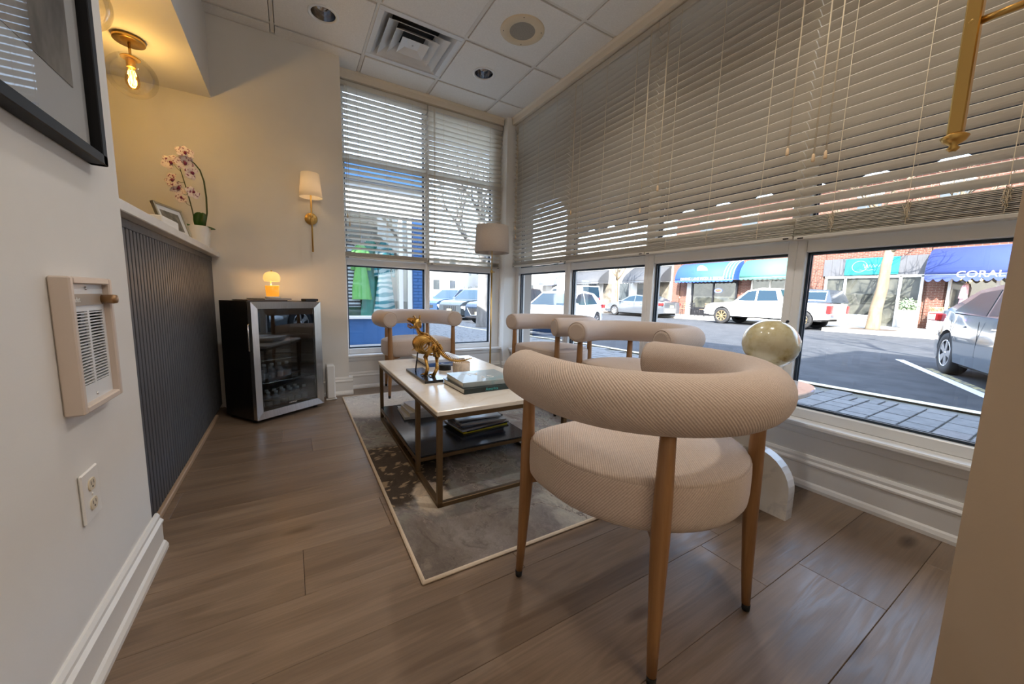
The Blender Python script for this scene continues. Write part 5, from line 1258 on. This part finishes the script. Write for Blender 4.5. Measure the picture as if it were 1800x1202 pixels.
# pickup with a camper cap
PK_T = [(-2.75, 1.10), (-2.70, 1.16), (-1.0, 1.17), (-.95, 1.15), (.95, 1.13), (1.1, 1.12), (2.3, 1.04), (2.62, .92), (2.72, .74)]
PK_R = [(1.22, 1.10), (.60, 1.68), (.0, 1.80), (-.72, 1.77), (-1.02, 1.14)]
PK_W = [[(1.0, 1.20), (.58, 1.62), (.20, 1.69), (.20, 1.18)], [(.12, 1.18), (.12, 1.70), (-.60, 1.69), (-.78, 1.22)]]
pk = car('white pickup truck with a dark camper cap across the street', (19.90, 8.95, -.21), PI / 2, (.82, .82, .82), 5.45, 1.92, PK_T, PK_R, (1.72, -1.72), .405, PK_W, .25, z0=.42, cat='truck', name='pickup_truck', rimmat=mat('bronze_rim', (.30, .22, .12), .4, .6), tail=((-2.76, -2.58), (.74, .95), (.72, 1.05)), spokes=8)
cpm = mat('cap_blue', (.035, .045, .06), .15, coat=.5); q = MB()
cp_o = [(-1.06, 1.16), (-1.08, 1.72), (-1.5, 1.76), (-2.55, 1.70), (-2.74, 1.17)]
q.add([(x, s * (.92 - .16 * (z - 1.16) / .6), z) for s in (1, -1) for x, z in cp_o], [tuple(reversed(range(5))), tuple(range(5, 10))] + [(k, k + 1, 6 + k, 5 + k) for k in range(4)]).obj('camper_cap', cpm, pk)
for sg in (1, -1):
    for a, b in ((-1.16, -1.72), (-1.80, -2.50)):
        for nm, e, mm, oo in (('cap_window_trim', .035, m_white, .004), ('cap_window', 0, m_carglass, .008)):
            q = MB(); pts = [(a + e * .7, 1.28 - e), (a + e * .7, 1.62 + e), (b - e * .7, 1.62 + e), (b - e * .7, 1.28 - e)]
            q.add([(x, sg * (.92 - .16 * (z - 1.16) / .6 + oo), z) for x, z in pts], [(3, 2, 1, 0) if sg > 0 else (0, 1, 2, 3)]).obj(nm, mm, pk)
for sg in (1, -1): MB().cbox(-2.05, -1.98, sg * .92 - .03, sg * .92 + .03, .32, .62, .01).obj('mud_flap', m_under, pk)
MB().cbox(-2.86, -2.70, -.85, .85, .50, .66, .03).obj('rear_bumper', m_chrome, pk)
# white van
VN_T = [(-2.9, .95), (-2.85, 1.12), (1.3, 1.12), (1.5, 1.1), (2.3, 1.02), (2.7, .86), (2.8, .7)]
VN_R = [(1.75, 1.08), (1.0, 1.95), (.3, 2.12), (-2.7, 2.10), (-2.86, 1.10)]
car('white cargo van parked beyond the dark grey sedan', (20.35, 24.6, -.21), PI / 2, (.80, .80, .80), 5.7, 2.0, VN_T, VN_R, (1.75, -1.75), .37, [[(1.45, 1.2), (.98, 1.84), (.42, 1.88), (.42, 1.18)]], .25, tail=((-2.92, -2.84), (.72, .94), (.75, 1.15)), cat='van', name='cargo_van', cabw=.90)

# ------------------------------------------------------------------ shops across the street
FX = 24.5
def brick_mat(name, c1, c2, mo, sc=1.0):
    m = mat(name, rough=.85); g = NT(m)
    t = g.new('TexCoord'); sp = g.new('SeparateXYZ'); g.link(t.outputs['Object'], sp.inputs[0]); ad = g.new('Math', operation='ADD'); g.link(sp.outputs['X'], ad.inputs[0]); g.link(sp.outputs['Y'], ad.inputs[1])
    cb = g.new('CombineXYZ'); g.link(ad.outputs[0], cb.inputs['X']); g.link(sp.outputs['Z'], cb.inputs['Y'])
    b = g.new('TexBrick'); b.inputs['Scale'].default_value = 1.0; b.inputs['Brick Width'].default_value = .215 * sc; b.inputs['Row Height'].default_value = .075 * sc; b.inputs['Mortar Size'].default_value = .009 * sc
    b.inputs['Color1'].default_value = (*c1, 1); b.inputs['Color2'].default_value = (*c2, 1); b.inputs['Mortar'].default_value = (*mo, 1); g.link(cb.outputs[0], b.inputs['Vector']); g.col(b.outputs[0]); g.bump(b.outputs['Fac'], -.4, .006)
    return m
m_brick = brick_mat('red_brick', (.085, .027, .017), (.12, .042, .027), (.15, .12, .10))
m_cream_wall = mat('cream_stucco', (.68, .64, .58), .85); m_whiteb = mat('white_shopfront', (.58, .575, .56), .5)
m_shopglass = mat('shop_glass', (.05, .06, .065), .05, coat=.3); m_interior = noisy(mat('shop_interior', rough=.8), (.04, .038, .032), (.20, .17, .13), 1.6)
def storefront(parent, y0, y1, z0, z1, splits, frame_m, base=.55, door=None):
    """framed shop windows: each pane and each frame bar a part; y0<y1"""
    MB().box(FX - .02, FX - .006, y0, y1, z0, z1).obj('interior', m_interior, parent)
    ed = [y0] + splits + [y1]
    for a, b in zip(ed, ed[1:]):
        zb_ = z0 if door and door[0] <= a < door[1] else z0 + base
        MB().add([(FX - .09, a + .04, zb_), (FX - .09, b - .04, zb_), (FX - .09, b - .04, z1 - .05), (FX - .09, a + .04, z1 - .05)], [(3, 2, 1, 0)]).obj('shop_pane', MATS['shop_pane'] if 'shop_pane' in MATS else glassy('shop_pane', (.72, .78, .80), .10), parent)
        if zb_ > z0 + .1: MB().cbox(FX - .12, FX - .004, a, b, z0, zb_, .01).obj('stall_riser', frame_m, parent)
    for y in ed: MB().cbox(FX - .13, FX - .004, y - .05, y + .05, z0, z1, .008).obj('frame_post', frame_m, parent)
    MB().cbox(FX - .13, FX - .004, y0 - .05, y1 + .05, z1 - .07, z1 + .05, .008).obj('frame_head', frame_m, parent)
def awning(label, y0, y1, zb_, zt, depth, m, name='shop_awning', rnd_=True, scallop=.14, ribs=None, group='shop awnings', off=0.0):
    t = thing(name, label, 'awning', (FX + off, (y0 + y1) / 2, zb_), 0, group); h = (y1 - y0) / 2; H = zt - zb_
    pr = []
    for k in range(13):
        a = PI / 2 * k / 12
        pr.append((-depth * (1 - (1 - math.sin(a)) ** 1.0) if not rnd_ else -depth * math.sin(a), H * math.cos(a) if rnd_ else H * (1 - k / 12)))
    mb = MB(); P = [(x, s * h, z) for s in (-1, 1) for x, z in pr]; n = len(pr)
    mb.add(P, [(k, k + 1, n + k + 1, n + k) for k in range(n - 1)], 0, True)
    for s in (0, 1):
        P2 = [(x, (-h, h)[s], z) for x, z in pr] + [(-.01, (-h, h)[s], 0)]
        mb.add(P2, [tuple(range(n + 1)) if s else tuple(reversed(range(n + 1)))])
    o = mb.obj('canopy', m, t); sd = o.modifiers.new('t', 'SOLIDIFY'); sd.thickness = .015
    N = max(6, int((y1 - y0) / .26)); q = MB(); pts = [(h, 0)] + [(-h, 0)]
    for k in range(N):
        for j in range(5): f = (k + j / 5) / N; pts.append((-h + 2 * h * f, -scallop * (.55 + .45 * math.sin(PI * j / 5))))
    pts.append((h, -scallop * .55)); q.prism(pts, -depth - .012, -depth, 'x').obj('scalloped_valance', m, t)
    if ribs:
        for y in ribs: MB().tube([(x - .012, y, z) for x, z in pr], .025, 5).obj('white_stripe', m_whiteb, t)
    MB().tube([(-.02, -h, 0), (-depth, -h, 0), (-depth, h, 0), (-.02, h, 0)], .02, 6).obj('frame', m_alloy, t)
    return t
def canvas(name, c): m = noisy(mat(name, rough=.7), tuple(v * .92 for v in c), c, 3, (1, 1, .4)); return m
ba = thing('brick_shop_block', 'red brick shop block across the street', 'building', (0, 0, 0))
MB().box(FX, FX + 8, -14, 17.6, -.1, 6.8).obj('wall', m_brick, ba)
MB().box(FX - .12, FX + .1, -14, 17.6, 6.8, 7.05).obj('coping', m_cream_wall, ba)
for y in (4.42, 8.75, 9.9, 12.35, 17.2): MB().box(FX - .10, FX, y - .26, y + .26, -.08, 3.9).obj('pier', m_brick, ba)
MB().box(FX - .14, FX, -14, 17.6, 3.86, 4.02).obj('string_course', m_brick, ba)
for k in range(7):
    y = -1.2 + k * 2.75; MB().box(FX - .02, FX - .004, y - .45, y + .45, 4.75, 6.2).obj('upper_window', m_shopglass, ba); MB().cbox(FX - .05, FX - .004, y - .5, y + .5, 6.18, 6.32, .01).obj('lintel', m_cream_wall, ba); MB().cbox(FX - .08, FX - .004, y - .52, y + .52, 4.64, 4.75, .01).obj('window_sill', m_cream_wall, ba)
storefront(ba, 4.85, 8.35, -.08, 2.30, [5.55, 6.25, 7.55], m_whiteb, .5, (5.4, 6.0))
storefront(ba, -1.6, 4.02, -.08, 2.30, [.6, 2.75], m_whiteb, .45)
storefront(ba, 12.9, 15.9, -.08, 2.30, [14.4], m_darkmetal, .55)
storefront(ba, 10.2, 12.0, -.08, 2.30, [11.0], m_cream_wall, .4, (10.1, 10.5))
MB().cbox(FX - .10, FX - .004, 16.0, 16.35, -.08, 2.2, .01).obj('white_pillar', m_whiteb, ba)
fs = thing('shop_fascia', 'charcoal fascia board with turquoise sign over the white shopfront', 'sign', (FX - .1, 6.63, 2.36))
for k in range(11): MB().cbox(-.03, .03, -1.86 + k * .34, -1.525 + k * .34, 0, .86, .006).obj('board', m_slat, fs)
m_turq = canvas('turquoise_sign', (.006, .20, .21))
MB().cbox(-.09, -.031, -.98, .98, .02, .83, .01).obj('sign_panel', m_turq, fs)
sg_ = MB(); sg_.tube([(-.094, .42 + .28 * math.cos(a), .43 + .27 * math.sin(a)) for a in [2 * PI * k / 28 for k in range(28)]], .012, 5, loop=True).obj('emblem_ring', mat('pale_teal_print', (.25, .66, .66), .5), fs)
MB().tube([(-.094, .30 - .026 * k, .44 + .13 * math.sin(k * 1.35) * (1 - k / 40)) for k in range(26)], .010, 5).tube([(-.094, .42 - .07 * k, .25 + .02 * math.sin(k * 2.1)) for k in range(10)], .008, 5).obj('script_flourish', MATS['pale_teal_print'], fs)
a1 = awning('bright blue rounded pizza shop awning with white stripes', 12.62, 16.62, 2.27, 3.48, 1.15, canvas('blue_canvas', (.022, .075, .32)), ribs=(-1.98, -1.78, -1.58, -1.40))
pz = MB(); pts = [(.36 * math.cos(a), .36 * math.sin(a)) for a in [R(-60) + R(325) * k / 30 for k in range(31)]] + [(0, 0)]
AM = Matrix.Translation((-.98, .12, .66)) @ Matrix.Rotation(R(-32), 4, 'Y')
pz.prism([(-x, y) for x, y in pts], -.02, .0, 'x', M=AM).obj('pizza_emblem', m_whiteb, a1)
MB().prism([(.03, -.03), (.13, -.30), (.24, -.20)], -.03, -.005, 'x', M=AM).obj('pizza_slice', m_whiteb, a1)
text('DINING LANE PIZZA & BISTRO', 'lettering', .24, m_whiteb, a1, (-1.168, .05, .10), (R(90), 0, R(-90)), .004, sx=.92)
awning('pale green rounded awning between the pizza shop and the brick wall', 9.70, 12.30, 2.36, 3.46, 1.05, canvas('green_canvas', (.06, .21, .17)))
a3 = awning('navy blue awning lettered in white over the dress shop', -2.2, 4.62, 2.25, 3.42, 1.05, canvas('navy_canvas', (.03, .05, .19)), scallop=.30)
text('CORAL', 'lettering', .36, m_whiteb, a3, (-1.066, 1.92, -.02), (R(90), 0, R(-90)), .006, sx=1.05)
op = thing('open_sign', 'red and blue lit oval open sign in the pizza shop window', 'sign', (FX - .13, 14.05, 1.62))
MB().tube([(0, .24 * math.cos(a), .12 * math.sin(a)) for a in [2 * PI * k / 24 for k in range(24)]], .025, 6, loop=True).obj('neon_ring', mat('neon_blue', (.1, .2, .9), .4, emit=(.15, .3, 1.0), estr=2.0), op)
text('OPEN', 'lettering', .15, mat('neon_red', (.9, .1, .05), .4, emit=(1.0, .12, .05), estr=3.0), op, (-.01, 0, 0), (R(90), 0, R(-90)), .01)
# dress on a stand in the lettered shop
def dress(label, loc, w, L, cols, seed=0, parent_name='hanging_dress', group='dresses in shop windows', stripe=None, sleeves=True):
    t = thing(parent_name, label, 'dress', loc, 0, group); r = random.Random(seed); mb = MB(); rings = []; K = 28
    ph = [r.random() * 6 for _ in range(3)]
    for k in range(14):
        f = k / 13; z = -L * f; b = w * (.46 + .08 * math.sin(f * 3)) if f < .35 else w * (.44 + .42 * (f - .35) / .65)
        if f < .06: b = w * .30
        rings.append([(b * math.cos(a) * (1 + .10 * f * math.sin(5 * a + ph[0]) + .05 * f * math.sin(9 * a + ph[1])), b * .38 * math.sin(a) * (1 + .16 * f * math.sin(6 * a + ph[2])), z) for a in [2 * PI * q / K for q in range(K)]])
    mb.rings(rings, True, False); m = cols; mb.obj('gown', m, t)
    if sleeves:
        for s in (-1, 1): MB().tube([(s * w * .34, 0, -.05), (s * w * .62, .0, -L * .14), (s * w * .70, .02, -L * .36), (s * w * .66, .02, -L * .46)], [w * .10, w * .15, w * .15, w * .19], 10).obj('sleeve', m, t)
    MB().tube([(-w * .34, 0, -.03), (0, 0, .05), (w * .34, 0, -.03)], .008, 5).tube([(0, 0, .05), (0, 0, .12), (.03, 0, .15), (.02, 0, .18)], .005, 5).obj('hanger', m_alloy, t)
    return t
dress('pink flowered dress on display in the lettered shop', (FX - .30, 3.55, 1.90), .48, 1.35, noisy(mat('pink_flowers', rough=.8), (.52, .26, .32), (.72, .50, .54), 18), 3)
for k in range(9):
    tag(MB().ball((0, 0, 0), .045, 10).obj('festoon_bulb', mat('festoon', (1, .7, .3), .4, emit=(1, .6, .2), estr=5) if 'festoon' not in MATS else MATS['festoon'], None, (FX - .16, 3.75 - k * .28, 2.10 - .10 * math.sin(k * 1.3))), 'small warm bulb glowing at the top of the dress shop window', 'bulb', 'festoon bulbs in the dress shop')
# planters and bin on the far pavement
def shrub(parent, c, r, n, m, seed, leaf=.06):
    rr_ = random.Random(seed); mb = MB()
    for _ in range(n):
        d = Vector((rr_.gauss(0, 1), rr_.gauss(0, 1), rr_.gauss(0, 1))).normalized(); p = Vector(c) + Vector((d.x * r, d.y * r, d.z * r * 1.2)) * rr_.uniform(.4, 1); u = Vector((rr_.gauss(0, 1), rr_.gauss(0, 1), rr_.gauss(0, 1))).normalized(); v = d.cross(u).normalized()
        mb.add([p, p + u * leaf * .5 + v * leaf * .3, p + u * leaf, p + u * leaf * .5 - v * leaf * .3], [(0, 1, 2, 3)])
    return mb.obj('foliage', m, parent)
pl = thing('potted_shrub', 'tall white pot with a pale green shrub by the white shopfront', 'plant', (FX - .75, 5.02, -.078))
MB().lathe([(.20, 0), (.26, .06), (.34, .5), (.36, .80), (.33, .80), (.30, .70), (.0006, .70)], 28, cap1=False).obj('pot', m_whiteb, pl); shrub(pl, (0, 0, .98), .30, 500, mat('sage_leaf', (.22, .30, .18), .6), 4, .10)
bn = thing('planter_box', 'grey ribbed planter box with dry grass beside the brick pier', 'planter', (FX - .55, 4.15, -.078))
MB().cbox(-.22, .22, -.24, .24, 0, .78, .02).obj('box', mat('grey_box', (.30, .30, .30), .6), bn)
for k in range(9): MB().cbox(-.232, -.219, -.24, .24, .06 + k * .078, .095 + k * .078, .004).obj('rib', mat('pale_rib', (.46, .46, .46), .5) if 'pale_rib' not in MATS else MATS['pale_rib'], bn)
gr = MB(); rr_ = random.Random(8)
for _ in range(50): a = rr_.random() * 6.28; x, y = rr_.uniform(-.18, .18), rr_.uniform(-.2, .2); gr.tube([(x, y, .76), (x + .1 * math.cos(a), y + .1 * math.sin(a), .95), (x + .25 * math.cos(a), y + .25 * math.sin(a), .98)], [.006, .005, .002], 4)
gr.obj('dry_grass', mat('dry_grass', (.50, .38, .18), .8), bn)
# bistro seats in front of the pizza shop
m_wick = mat('bistro_wood', (.26, .15, .09), .6)
def bistro(label, x, y, rz, m):
    t = thing('bistro_chair', label, 'chair', (x, y, -.078), rz, 'bistro chairs outside the pizza shop')
    MB().cbox(-.21, .21, -.21, .21, .44, .47, .01).obj('seat', m, t)
    for a in (-1, 1):
        for b in (-1, 1): MB().cyl((a * .18, b * .18, .44), (a * .22, b * .22, 0), .016, n=6).obj('leg', m_darkmetal, t)
        MB().cyl((-.19, a * .18, .46), (-.25, a * .18, .88), .016, n=6).obj('back_post', m_darkmetal, t)
    for z in (.62, .72, .82): MB().cbox(-.245, -.225, -.18, .18, z - .03, z + .03, .005).obj('back_slat', m, t)
    return t
for k, (x, y, a) in enumerate(((23.0, 16.5, 20), (22.9, 15.6, 160), (23.1, 14.9, 10), (22.9, 14.0, 170))):
    bistro(['bistro chair nearest the white pillar', 'second bistro chair from the white pillar', 'third bistro chair from the white pillar', 'bistro chair closest to the pickup hood'][k] + ', pizza shop pavement', x, y, R(a), m_wick if k % 2 else m_darkmetal)
# paler shops farther along
wb_ = thing('white_shop_block', 'pale two-storey shop block beyond the brick block', 'building')
MB().box(FX + .3, FX + 8, 17.6, 34, -.1, 5.6).obj('wall', mat('offwhite_render', (.46, .45, .43), .85), wb_)
MB().box(FX + .2, FX + .4, 17.6, 34, 3.6, 3.9).obj('cornice', m_whiteb, wb_)
for k in range(8):
    y = 18.6 + k * 1.95; MB().box(FX + .28, FX + .297, y - .55, y + .55, .3, 2.25).obj('shop_window', m_shopglass if k % 3 else m_interior, wb_); MB().cbox(FX + .25, FX + .297, y - .62, y - .55, .2, 2.35, .01).obj('frame_post', m_whiteb, wb_); MB().cbox(FX + .25, FX + .297, y + .55, y + .62, .2, 2.35, .01).obj('frame_post', m_whiteb, wb_)
    MB().box(FX + .28, FX + .297, y - .35, y + .35, 4.2, 5.2).obj('upper_window', m_shopglass, wb_)
awning('charcoal sloping awning next to the brick block', 18.0, 21.6, 2.3, 3.5, 1.3, canvas('charcoal_canvas', (.045, .048, .055)), rnd_=False, off=.3)
awning('charcoal sloping awning behind the white van', 24.4, 29.0, 2.3, 3.5, 1.3, MATS['charcoal_canvas'], rnd_=False, off=.3)
awning('faded violet-blue awning far along the street', 31.0, 33.6, 2.3, 3.3, 1.2, canvas('violet_canvas', (.20, .22, .42)), off=.3)
wc = thing('grey_shop_block', 'long pale row of shops at the street far end', 'building')
MB().box(FX - .5, FX + 10, 34, 70, -.1, 6.5).obj('wall', MATS['offwhite_render'], wc)
for k in range(12):
    y = 36 + k * 2.8; MB().box(FX - .52, FX - .504, y - .7, y + .7, .2, 2.3).obj('shop_window', m_shopglass, wc); MB().box(FX - .52, FX - .504, y - .4, y + .4, 4.0, 5.4).obj('upper_window', m_shopglass, wc)
we = thing('pale_end_building', 'pale building with small windows closing the street beyond the cars', 'building')
MB().box(-6, 20, 46, 54, -.8, 7.5).obj('wall', MATS['offwhite_render'], we)
for k in range(11):
    for z in (1.6, 4.4): MB().box(-4 + k * 2.2, -3.2 + k * 2.2, 45.97, 45.996, z, z + 1.2).obj('window', m_shopglass, we)

# ------------------------------------------------------------------ the blue dress shop next door
bs = thing('blue_dress_shop', 'blue painted dress shop next door with a wide display window', 'building')
m_blue = noisy(mat('blue_paint', rough=.55), (.018, .075, .20), (.024, .092, .24), 3, bump=.15, bscale=30)
YF = 8.05
MB().box(-6, 2.30, YF, YF + .16, -.25, .37).obj('base_wall', m_blue, bs)
MB().box(-6, 2.53, YF, YF + .3, 2.5, 3.1).obj('upper_wall', m_whiteb, bs); MB().cbox(-6, 2.60, YF - .12, YF + .3, 3.1, 3.45, .02).obj('fascia', m_blue, bs)
MB().box(-6, -3.2, YF, YF + .3, .37, 2.5).obj('side_wall', m_blue, bs)
MB().cbox(-3.2, 2.25, YF - .05, YF + .2, .37, .43, .008).obj('sill', m_whiteb, bs)
MB().box(2.40, 2.52, YF + .16, 17, -.4, 3.4).box(-6, 2.40, 16.9, 17, -.4, 3.4).box(-6, 2.53, YF + .3, 17, 3.3, 3.4).obj('flank_wall', noisy(mat('pale_flank', rough=.8), (.60, .60, .58), (.68, .67, .64), 2), bs)
MB().box(-3.2, 2.40, YF + .16, 16.9, .28, .34).obj('display_floor', m_whiteb, bs)
MB().box(-3.2, 2.40, 9.9, 9.95, .34, 2.6).obj('display_back', mat('display_back', (.72, .72, .70), .8), bs)
MB().cbox(2.02, 2.10, YF + .02, YF + .14, .43, 2.5, .006).obj('frame_post', m_whiteb, bs); MB().cbox(2.20, 2.30, YF + .02, YF + .14, .43, 2.5, .006).obj('frame_post', m_whiteb, bs)
MB().add([(-3.2, YF + .06, .43), (2.22, YF + .06, .43), (2.22, YF + .06, 2.5), (-3.2, YF + .06, 2.5)], [(0, 1, 2, 3)]).obj('display_pane', glassy('display_glass', (.86, .92, .93), .10), bs)
bk_me = MB().cbox(-.100, .100, -.045, .045, -.031, .031, .004).mesh('brick'); bk_me.materials.append(m_blue)
MB().box(2.305, 2.525, YF + .012, YF + .16, -.25, 2.5).obj('pilaster_core', m_blue, bs)
for k in range(38):
    z = -.2 + k * .070
    if k % 2: repeat('brick', bk_me, bs, [(2.415, YF + .045, z)])
    else:
        for s in (-1, 1): o = link('brick', bk_me, bs, (2.415 + s * .055, YF + .045, z)); o.scale = (.52, 1, 1)
def stripes(name, c0, c1, f, axis='Z', dist=0.0):
    m = mat(name, rough=.8); g = NT(m); v = g.coords('Object'); w = g.new('TexWave'); w.bands_direction = axis; w.inputs['Scale'].default_value = f; w.inputs['Distortion'].default_value = dist; w.inputs['Detail'].default_value = 1; g.link(v, w.inputs['Vector'])
    g.col(g.ramp(w.outputs[0], [(.45, c0), (.55, c1)]).outputs[0]); return m
DY = 8.62
dress('black and white striped dress leftmost in the blue shop window', (1.10, DY, 1.98), .24, 1.38, stripes('bw_stripes', (.03, .035, .045), (.62, .64, .66), 4.2), 1)
dress('lime green dress with long sleeves in the blue shop window', (1.33, DY - .06, 1.92), .24, 1.16, noisy(mat('lime', rough=.7), (.17, .52, .12), (.24, .62, .18), 5), 2)
dress('emerald green gown between the lime and the patterned dress', (1.56, DY + .10, 2.05), .26, 1.68, noisy(mat('emerald', rough=.6), (.015, .22, .17), (.03, .34, .27), 6), 5)
dress('aqua and white patterned gown beside the white window post', (1.83, DY - .04, 2.02), .27, 1.62, stripes('aqua_pattern', (.06, .32, .38), (.62, .74, .74), 2.4, 'Z', 9.0), 6)
dress('dark green skirt hanging behind the lime dress', (1.36, DY + .24, 1.70), .34, 1.36, mat('forest', (.02, .09, .06), .7), 9, sleeves=False)

# ------------------------------------------------------------------ trees (bare)
def tree(label, x, y, z, h, r, lean, seed, bark, spread=1.0, pit=True):
    t = thing('street_tree', label, 'tree', (x, y, z), 0, 'bare street trees'); rr_ = random.Random(seed)
    mb = MB(); top = Vector((lean[0] * h, lean[1] * h, h))
    pts = [Vector((0, 0, -.05)), Vector((0, 0, .08))] + [top * f + Vector((rr_.uniform(-.04, .04), rr_.uniform(-.04, .04), 0)) for f in (.25, .5, .75, 1)]
    mb.tube(pts, [r * 1.35, r * 1.12, r * .98, r * .88, r * .78, r * .68], 14).obj('trunk', bark, t)
    br = MB()
    def grow(p, d, L, rad, lv):
        q = [p]; dd = d.copy()
        for k in range(3): dd = (dd + Vector((rr_.gauss(0, .16), rr_.gauss(0, .16), rr_.gauss(0, .10) + .05))).normalized(); q.append(q[-1] + dd * L / 3)
        br.tube(q, [rad, rad * .85, rad * .7, rad * .55], 7 if lv < 2 else 4)
        if lv < 4:
            for _ in range(3 if lv < 3 else 2):
                nd = (dd + Vector((rr_.gauss(0, .55), rr_.gauss(0, .55), rr_.gauss(.1, .35))) * spread).normalized(); grow(q[rr_.choice((2, 3))], nd, L * rr_.uniform(.6, .8), rad * .55, lv + 1)
    for k in range(4):
        a = k * PI / 2 + rr_.uniform(-.4, .4); f = rr_.uniform(.62, 1.0); grow(top * f, Vector((math.cos(a), math.sin(a), 1.15)).normalized(), h * .45, r * .5, 0)
    br.obj('branches', bark, t)
    if pit: MB().cbox(-.7, .7, -.7, .7, -.06, .012, .01).obj('soil_pit', noisy(mat('bark_mulch', rough=.95), (.035, .028, .022), (.10, .075, .06), 20) if 'bark_mulch' not in MATS else MATS['bark_mulch'], t)
m_bark1 = noisy(mat('pale_bark', rough=.9), (.13, .095, .058), (.21, .165, .11), 6, (1, 1, .3), bump=.5)
m_bark2 = noisy(mat('grey_bark', rough=.9), (.10, .095, .088), (.18, .17, .16), 9, (1, 1, .25), bump=.8)
tree('pale barked street tree in front of the turquoise sign', 20.3, 5.22, -.078, 3.4, .20, (.0, -.055), 2, m_bark1)
tree('grey trunked tree hiding part of the dark blue crossover', 6.35, 12.75, -.335, 3.6, .24, (.02, .03), 5, m_bark2, 1.0)
tree('tall bare tree casting branch shadows over the street', 5.2, -2.3, -.11, 4.6, .20, (.02, .0), 12, m_bark2)
tree('slim pale tree behind the dark grey sedan', 21.5, 20.2, -.078, 3.4, .13, (-.02, .0), 9, m_bark1, .6)

# our own street awning, seen through the blinds
oa = thing('window_awning', 'dark scalloped awning outside the street windows', 'awning', (2.43, 1.9, 2.72))
m_own = canvas('own_canvas', (.05, .06, .075))
AW = MB(); AW.add([(0, -3.6, 0), (0, 2.0, 0), (.85, 2.0, -.80), (.85, -3.6, -.80)], [(0, 3, 2, 1)]); o = AW.obj('canopy', m_own, oa); s = o.modifiers.new('t', 'SOLIDIFY'); s.thickness = .012
pts = [(2.0, -.80), (-3.6, -.80)]; N = 17
for k in range(N):
    for j in range(6): pts.append((-3.6 + 5.6 * (k + j / 6) / N, -.80 - .12 - .10 * math.sin(PI * j / 6)))
pts.append((2.0, -.92)); MB().prism(pts, .85, .862, 'x').obj('scalloped_valance', m_own, oa)
MB().tube([(0.01, -3.6, 0), (.85, -3.6, -.80), (.85, 2.0, -.80), (.01, 2.0, 0)], .015, 6).obj('frame', m_alloy, oa)
# ------------------------------------------------------------------ render settings that belong to the scene
SC.cycles.max_bounces = 8; SC.cycles.diffuse_bounces = 4; SC.cycles.glossy_bounces = 4; SC.cycles.transparent_max_bounces = 12
SC.cycles.sample_clamp_indirect = 6.0; SC.cycles.caustics_reflective = False; SC.cycles.caustics_refractive = False
